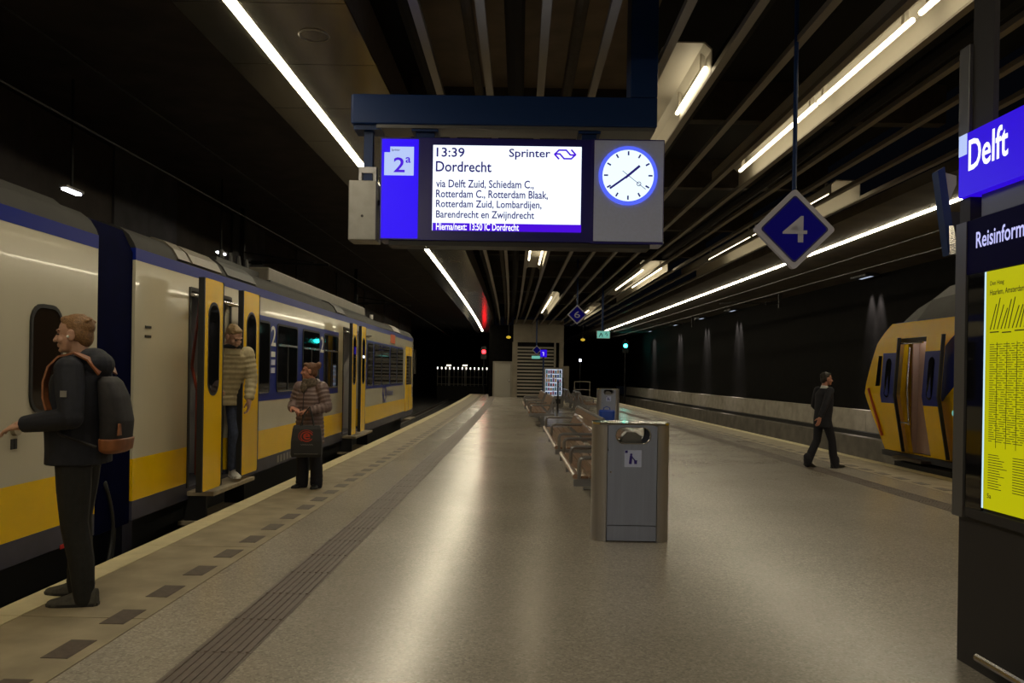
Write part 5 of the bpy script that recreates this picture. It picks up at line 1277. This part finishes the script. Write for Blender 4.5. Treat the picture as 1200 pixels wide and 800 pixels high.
# woman with the black tote
w1 = at_z(362, 571, 0)
pr, S2, J2 = person('woman in a plum quilted coat and scarf holding a black tote bag', (w1.x, w1.y, 0), R(158), .955,
    dict(elbows=[(-.30, .02, 1.14), (.285, .0, 1.14)], wrists=[(-.13, .235, 1.085), (.135, .225, 1.12)], hands=[((.9, .25, -.1), (0, -.2, -1), 1, .55), ((-.9, .35, -.1), (0, -.2, -1), -1, .5)],
         head_rot=(-2, 0, -58), head=(0, .03, 1.64), ankles=[(-.115, -.02, .085), (.10, .02, .085)], knees=[(-.11, .015, .49), (.10, .02, .49)], foot_yaw=(14, -14)),
    dict(skin='skin_ruddy', hair='hair_auburn', female=True, trousers='trousers_navy', leg_r=(.098, .082, .082), leg_hem=-.02, coat_mat='puffer_plum', coat_name='quilted_coat', hem=.62, puff=.0075, coat_smooth=1,
         coat=[(0, .205, .165), (.3, .20, .16), (.55, .185, .15), (.8, .19, .145), (.93, .14, .115), (1, .09, .09)], sleeve=(.088, .074, .055), hood=.9, shoe='shoe_black', shoe_l=.25), voxel=.008)
k = MB()
for z, r in ((1.44, .095), (1.475, .09), (1.505, .08)): k.tube([S2((r * math.cos(t), .012 + r * .95 * math.sin(t), z + .008 * math.sin(3 * t))) for t in steps(0, 2 * math.pi, 20)], .03, 8)
k.ell(S2((.02, .13, 1.40)), (.05, .03, .07))
obj('scarf', remesh(k, .009, 2, 'scarf'), 'scarf_check', pr)
obj('zip', MB().tube([S2((0, .168, .7)), S2((0, .17, 1.0)), S2((0, .158, 1.25)), S2((0, .145, 1.36))], .006, 6), 'cloth_navy', pr)
# tote: local x across, hangs from the left hand in front of the body
tt_ = at_y(359.5, 516, w1.y - .36)
tote = thing('tote_bag', 'black tote bag with a red letter logo held by the woman', 'bag', (tt_.x, tt_.y, 0), R(6))
hw_, zb_, zt2 = .215, tt_.z - .215, tt_.z + .2
obj('bag_body', MB().loft([[(x, y, z) for x, y in ((-a, -d), (a, -d), (a, d), (-a, d))] for z, a, d in ((zb_, .19, .03), (zb_ + .04, .20, .05), (tt_.z, .195, .05), (zt2 - .05, .18, .03), (zt2, .165, .012))]), 'bag_black', tote, bevel=.01)
for y in (-.015, .015):
    obj('bag_handle', MB().tube([(-.08, y, zt2 - .01), (-.03, y + .02, zt2 + .16), (.03, y + .03, zt2 + .235), (.05, y + .02, zt2 + .16), (.09, y, zt2 - .01)], .01, 6), 'bag_black', tote)
lgm = MB(); stroke([(.005 + .075 * math.cos(t), tt_.z + .055 + .062 * math.sin(t)) for t in steps(R(20), R(330), 16)], .012, -.054, -.051, lgm)
stroke([(.0 + .098 * math.cos(t), tt_.z + .062 + .078 * math.sin(t)) for t in steps(R(35), R(235), 12)], .006, -.054, -.051, lgm)
lo_ = obj('bag_logo', lgm, 'logo_red', tote); lo_['kind'] = 'stuff'
text('bag_logo_letter', 'e', (-.04, .05, tt_.z + .015, tt_.z + .1), -.0535, 'logo_red', tote)
obj('bag_print', stroke([(-.07 + k * .014, tt_.z - .05 + .007 * (-1) ** k) for k in range(12)], .004, -.054, -.051), 'grey_box', tote)
obj('bag_print', stroke([(-.15 + k * .0125, zb_ + .045 + .003 * (-1) ** k) for k in range(25)], .004, -.054, -.051), 'grey_box', tote)

# walking man on the right
k1 = at_z(963, 548, 0)
pr, S3, J3 = person('man in a dark suit walking towards the yellow train on the right', (k1.x, k1.y, 0), R(-72), .965,
    dict(elbows=[(-.27, .02, 1.13), (.27, -.17, 1.15)], wrists=[(-.23, .22, .95), (.28, -.28, .93)], hands=[((.1, .35, -.85), (1, 0, 0), 1, .6), ((0, -.3, -.9), (-1, 0, 0), -1, .35)],
         head_rot=(-3, 0, -14), spine=[(0, .0, .90), (0, .02, 1.05), (0, .03, 1.28), (0, .03, 1.45)], head=(0, .075, 1.62), shoulders=[(-.19, .04, 1.41), (.19, .0, 1.41)],
         ankles=[(-.10, -.235, .115), (.085, .22, .085)], knees=[(-.095, -.04, .49), (.09, .14, .50)], hips=[(-.088, 0, .88), (.088, .01, .88)], foot_pitch=(-14, 6), foot_yaw=(4, -4)),
    dict(skin='skin_ruddy', hair='hair_dark', trousers='cloth_suit', leg_r=(.09, .07, .07), leg_hem=-.02, coat_mat='cloth_suit', coat_name='suit_jacket', hem=.74,
         coat=[(0, .175, .13), (.3, .172, .128), (.6, .18, .13), (.85, .185, .12), (.95, .12, .09), (1, .075, .07)], sleeve=(.072, .057, .046), shoe='shoe_black'), voxel=.009)
k = MB(); k.loft([ring(S3(J3['spine'][3] + V((0, .012, dz))), r * .965, r * .95 * .965, 0, 18, R(-12)) for dz, r in ((-.02, .083), (.0, .077), (.035, .066), (.04, .062))])
obj('shirt_collar', k, 'shirt_white', pr, smooth=True)
ph = thing('mobile_phone', 'dark mobile phone in the hand of the walking man', 'phone', (k1.x, k1.y, 0), R(-72))
w_p = S3((-.215, .29, .86)); obj('phone_body', MB().box(w_p.x - .006, w_p.x + .006, w_p.y - .02, w_p.y + .06, w_p.z - .04, w_p.z + .03), 'black_plastic', ph, bevel=.003); obj('phone_screen', MB().box(w_p.x + .006, w_p.x + .008, w_p.y - .015, w_p.y + .055, w_p.z - .035, w_p.z + .025), 'glass_dark', ph)

# man leaning out of the train door
pr, S4, J4 = person('man in a beige quilted jacket leaning out of the open train door', (-3.53, 9.98, FLOOR_T), R(-146), 1.10,
    dict(spine=[(0, .0, .92), (0, .05, 1.06), (0, .15, 1.27), (0, .24, 1.42)], head=(.0, .335, 1.56), head_rot=(-34, 6, 22), shoulders=[(-.18, .21, 1.38), (.18, .21, 1.38)],
         elbows=[(-.235, .20, 1.10), (.27, .13, 1.11)], wrists=[(-.19, .27, .87), (.2, .3, .98)], hands=[((.05, .15, -.95), (1, 0, 0), 1, .45), ((-.3, .8, -.2), (-1, 0, -.2), -1, .6)],
         ankles=[(-.09, .05, .085), (.16, -.26, .085)], knees=[(-.09, .09, .49), (.14, -.09, .49)], foot_yaw=(0, -18)),
    dict(skin='skin', hair='hair_sandy', trousers='jeans_blue', coat_mat='puffer_beige', coat_name='quilted_jacket', hem=.80, puff=.0045, coat_smooth=2,
         coat=[(0, .18, .145), (.3, .185, .15), (.6, .19, .15), (.85, .18, .135), (.95, .12, .1), (1, .085, .085)], sleeve=(.08, .066, .052), collar=.092, shoe='shoe_white', sole='white_paint'), voxel=.008)
k = MB(); k.tube([S4(J4['spine'][3] + V((.075 * math.cos(t), .03 + .075 * math.sin(t), .03))) for t in steps(0, 2 * math.pi, 18)], .026, 8)
obj('dark_collar', k, 'cloth_navy', pr, smooth=True)
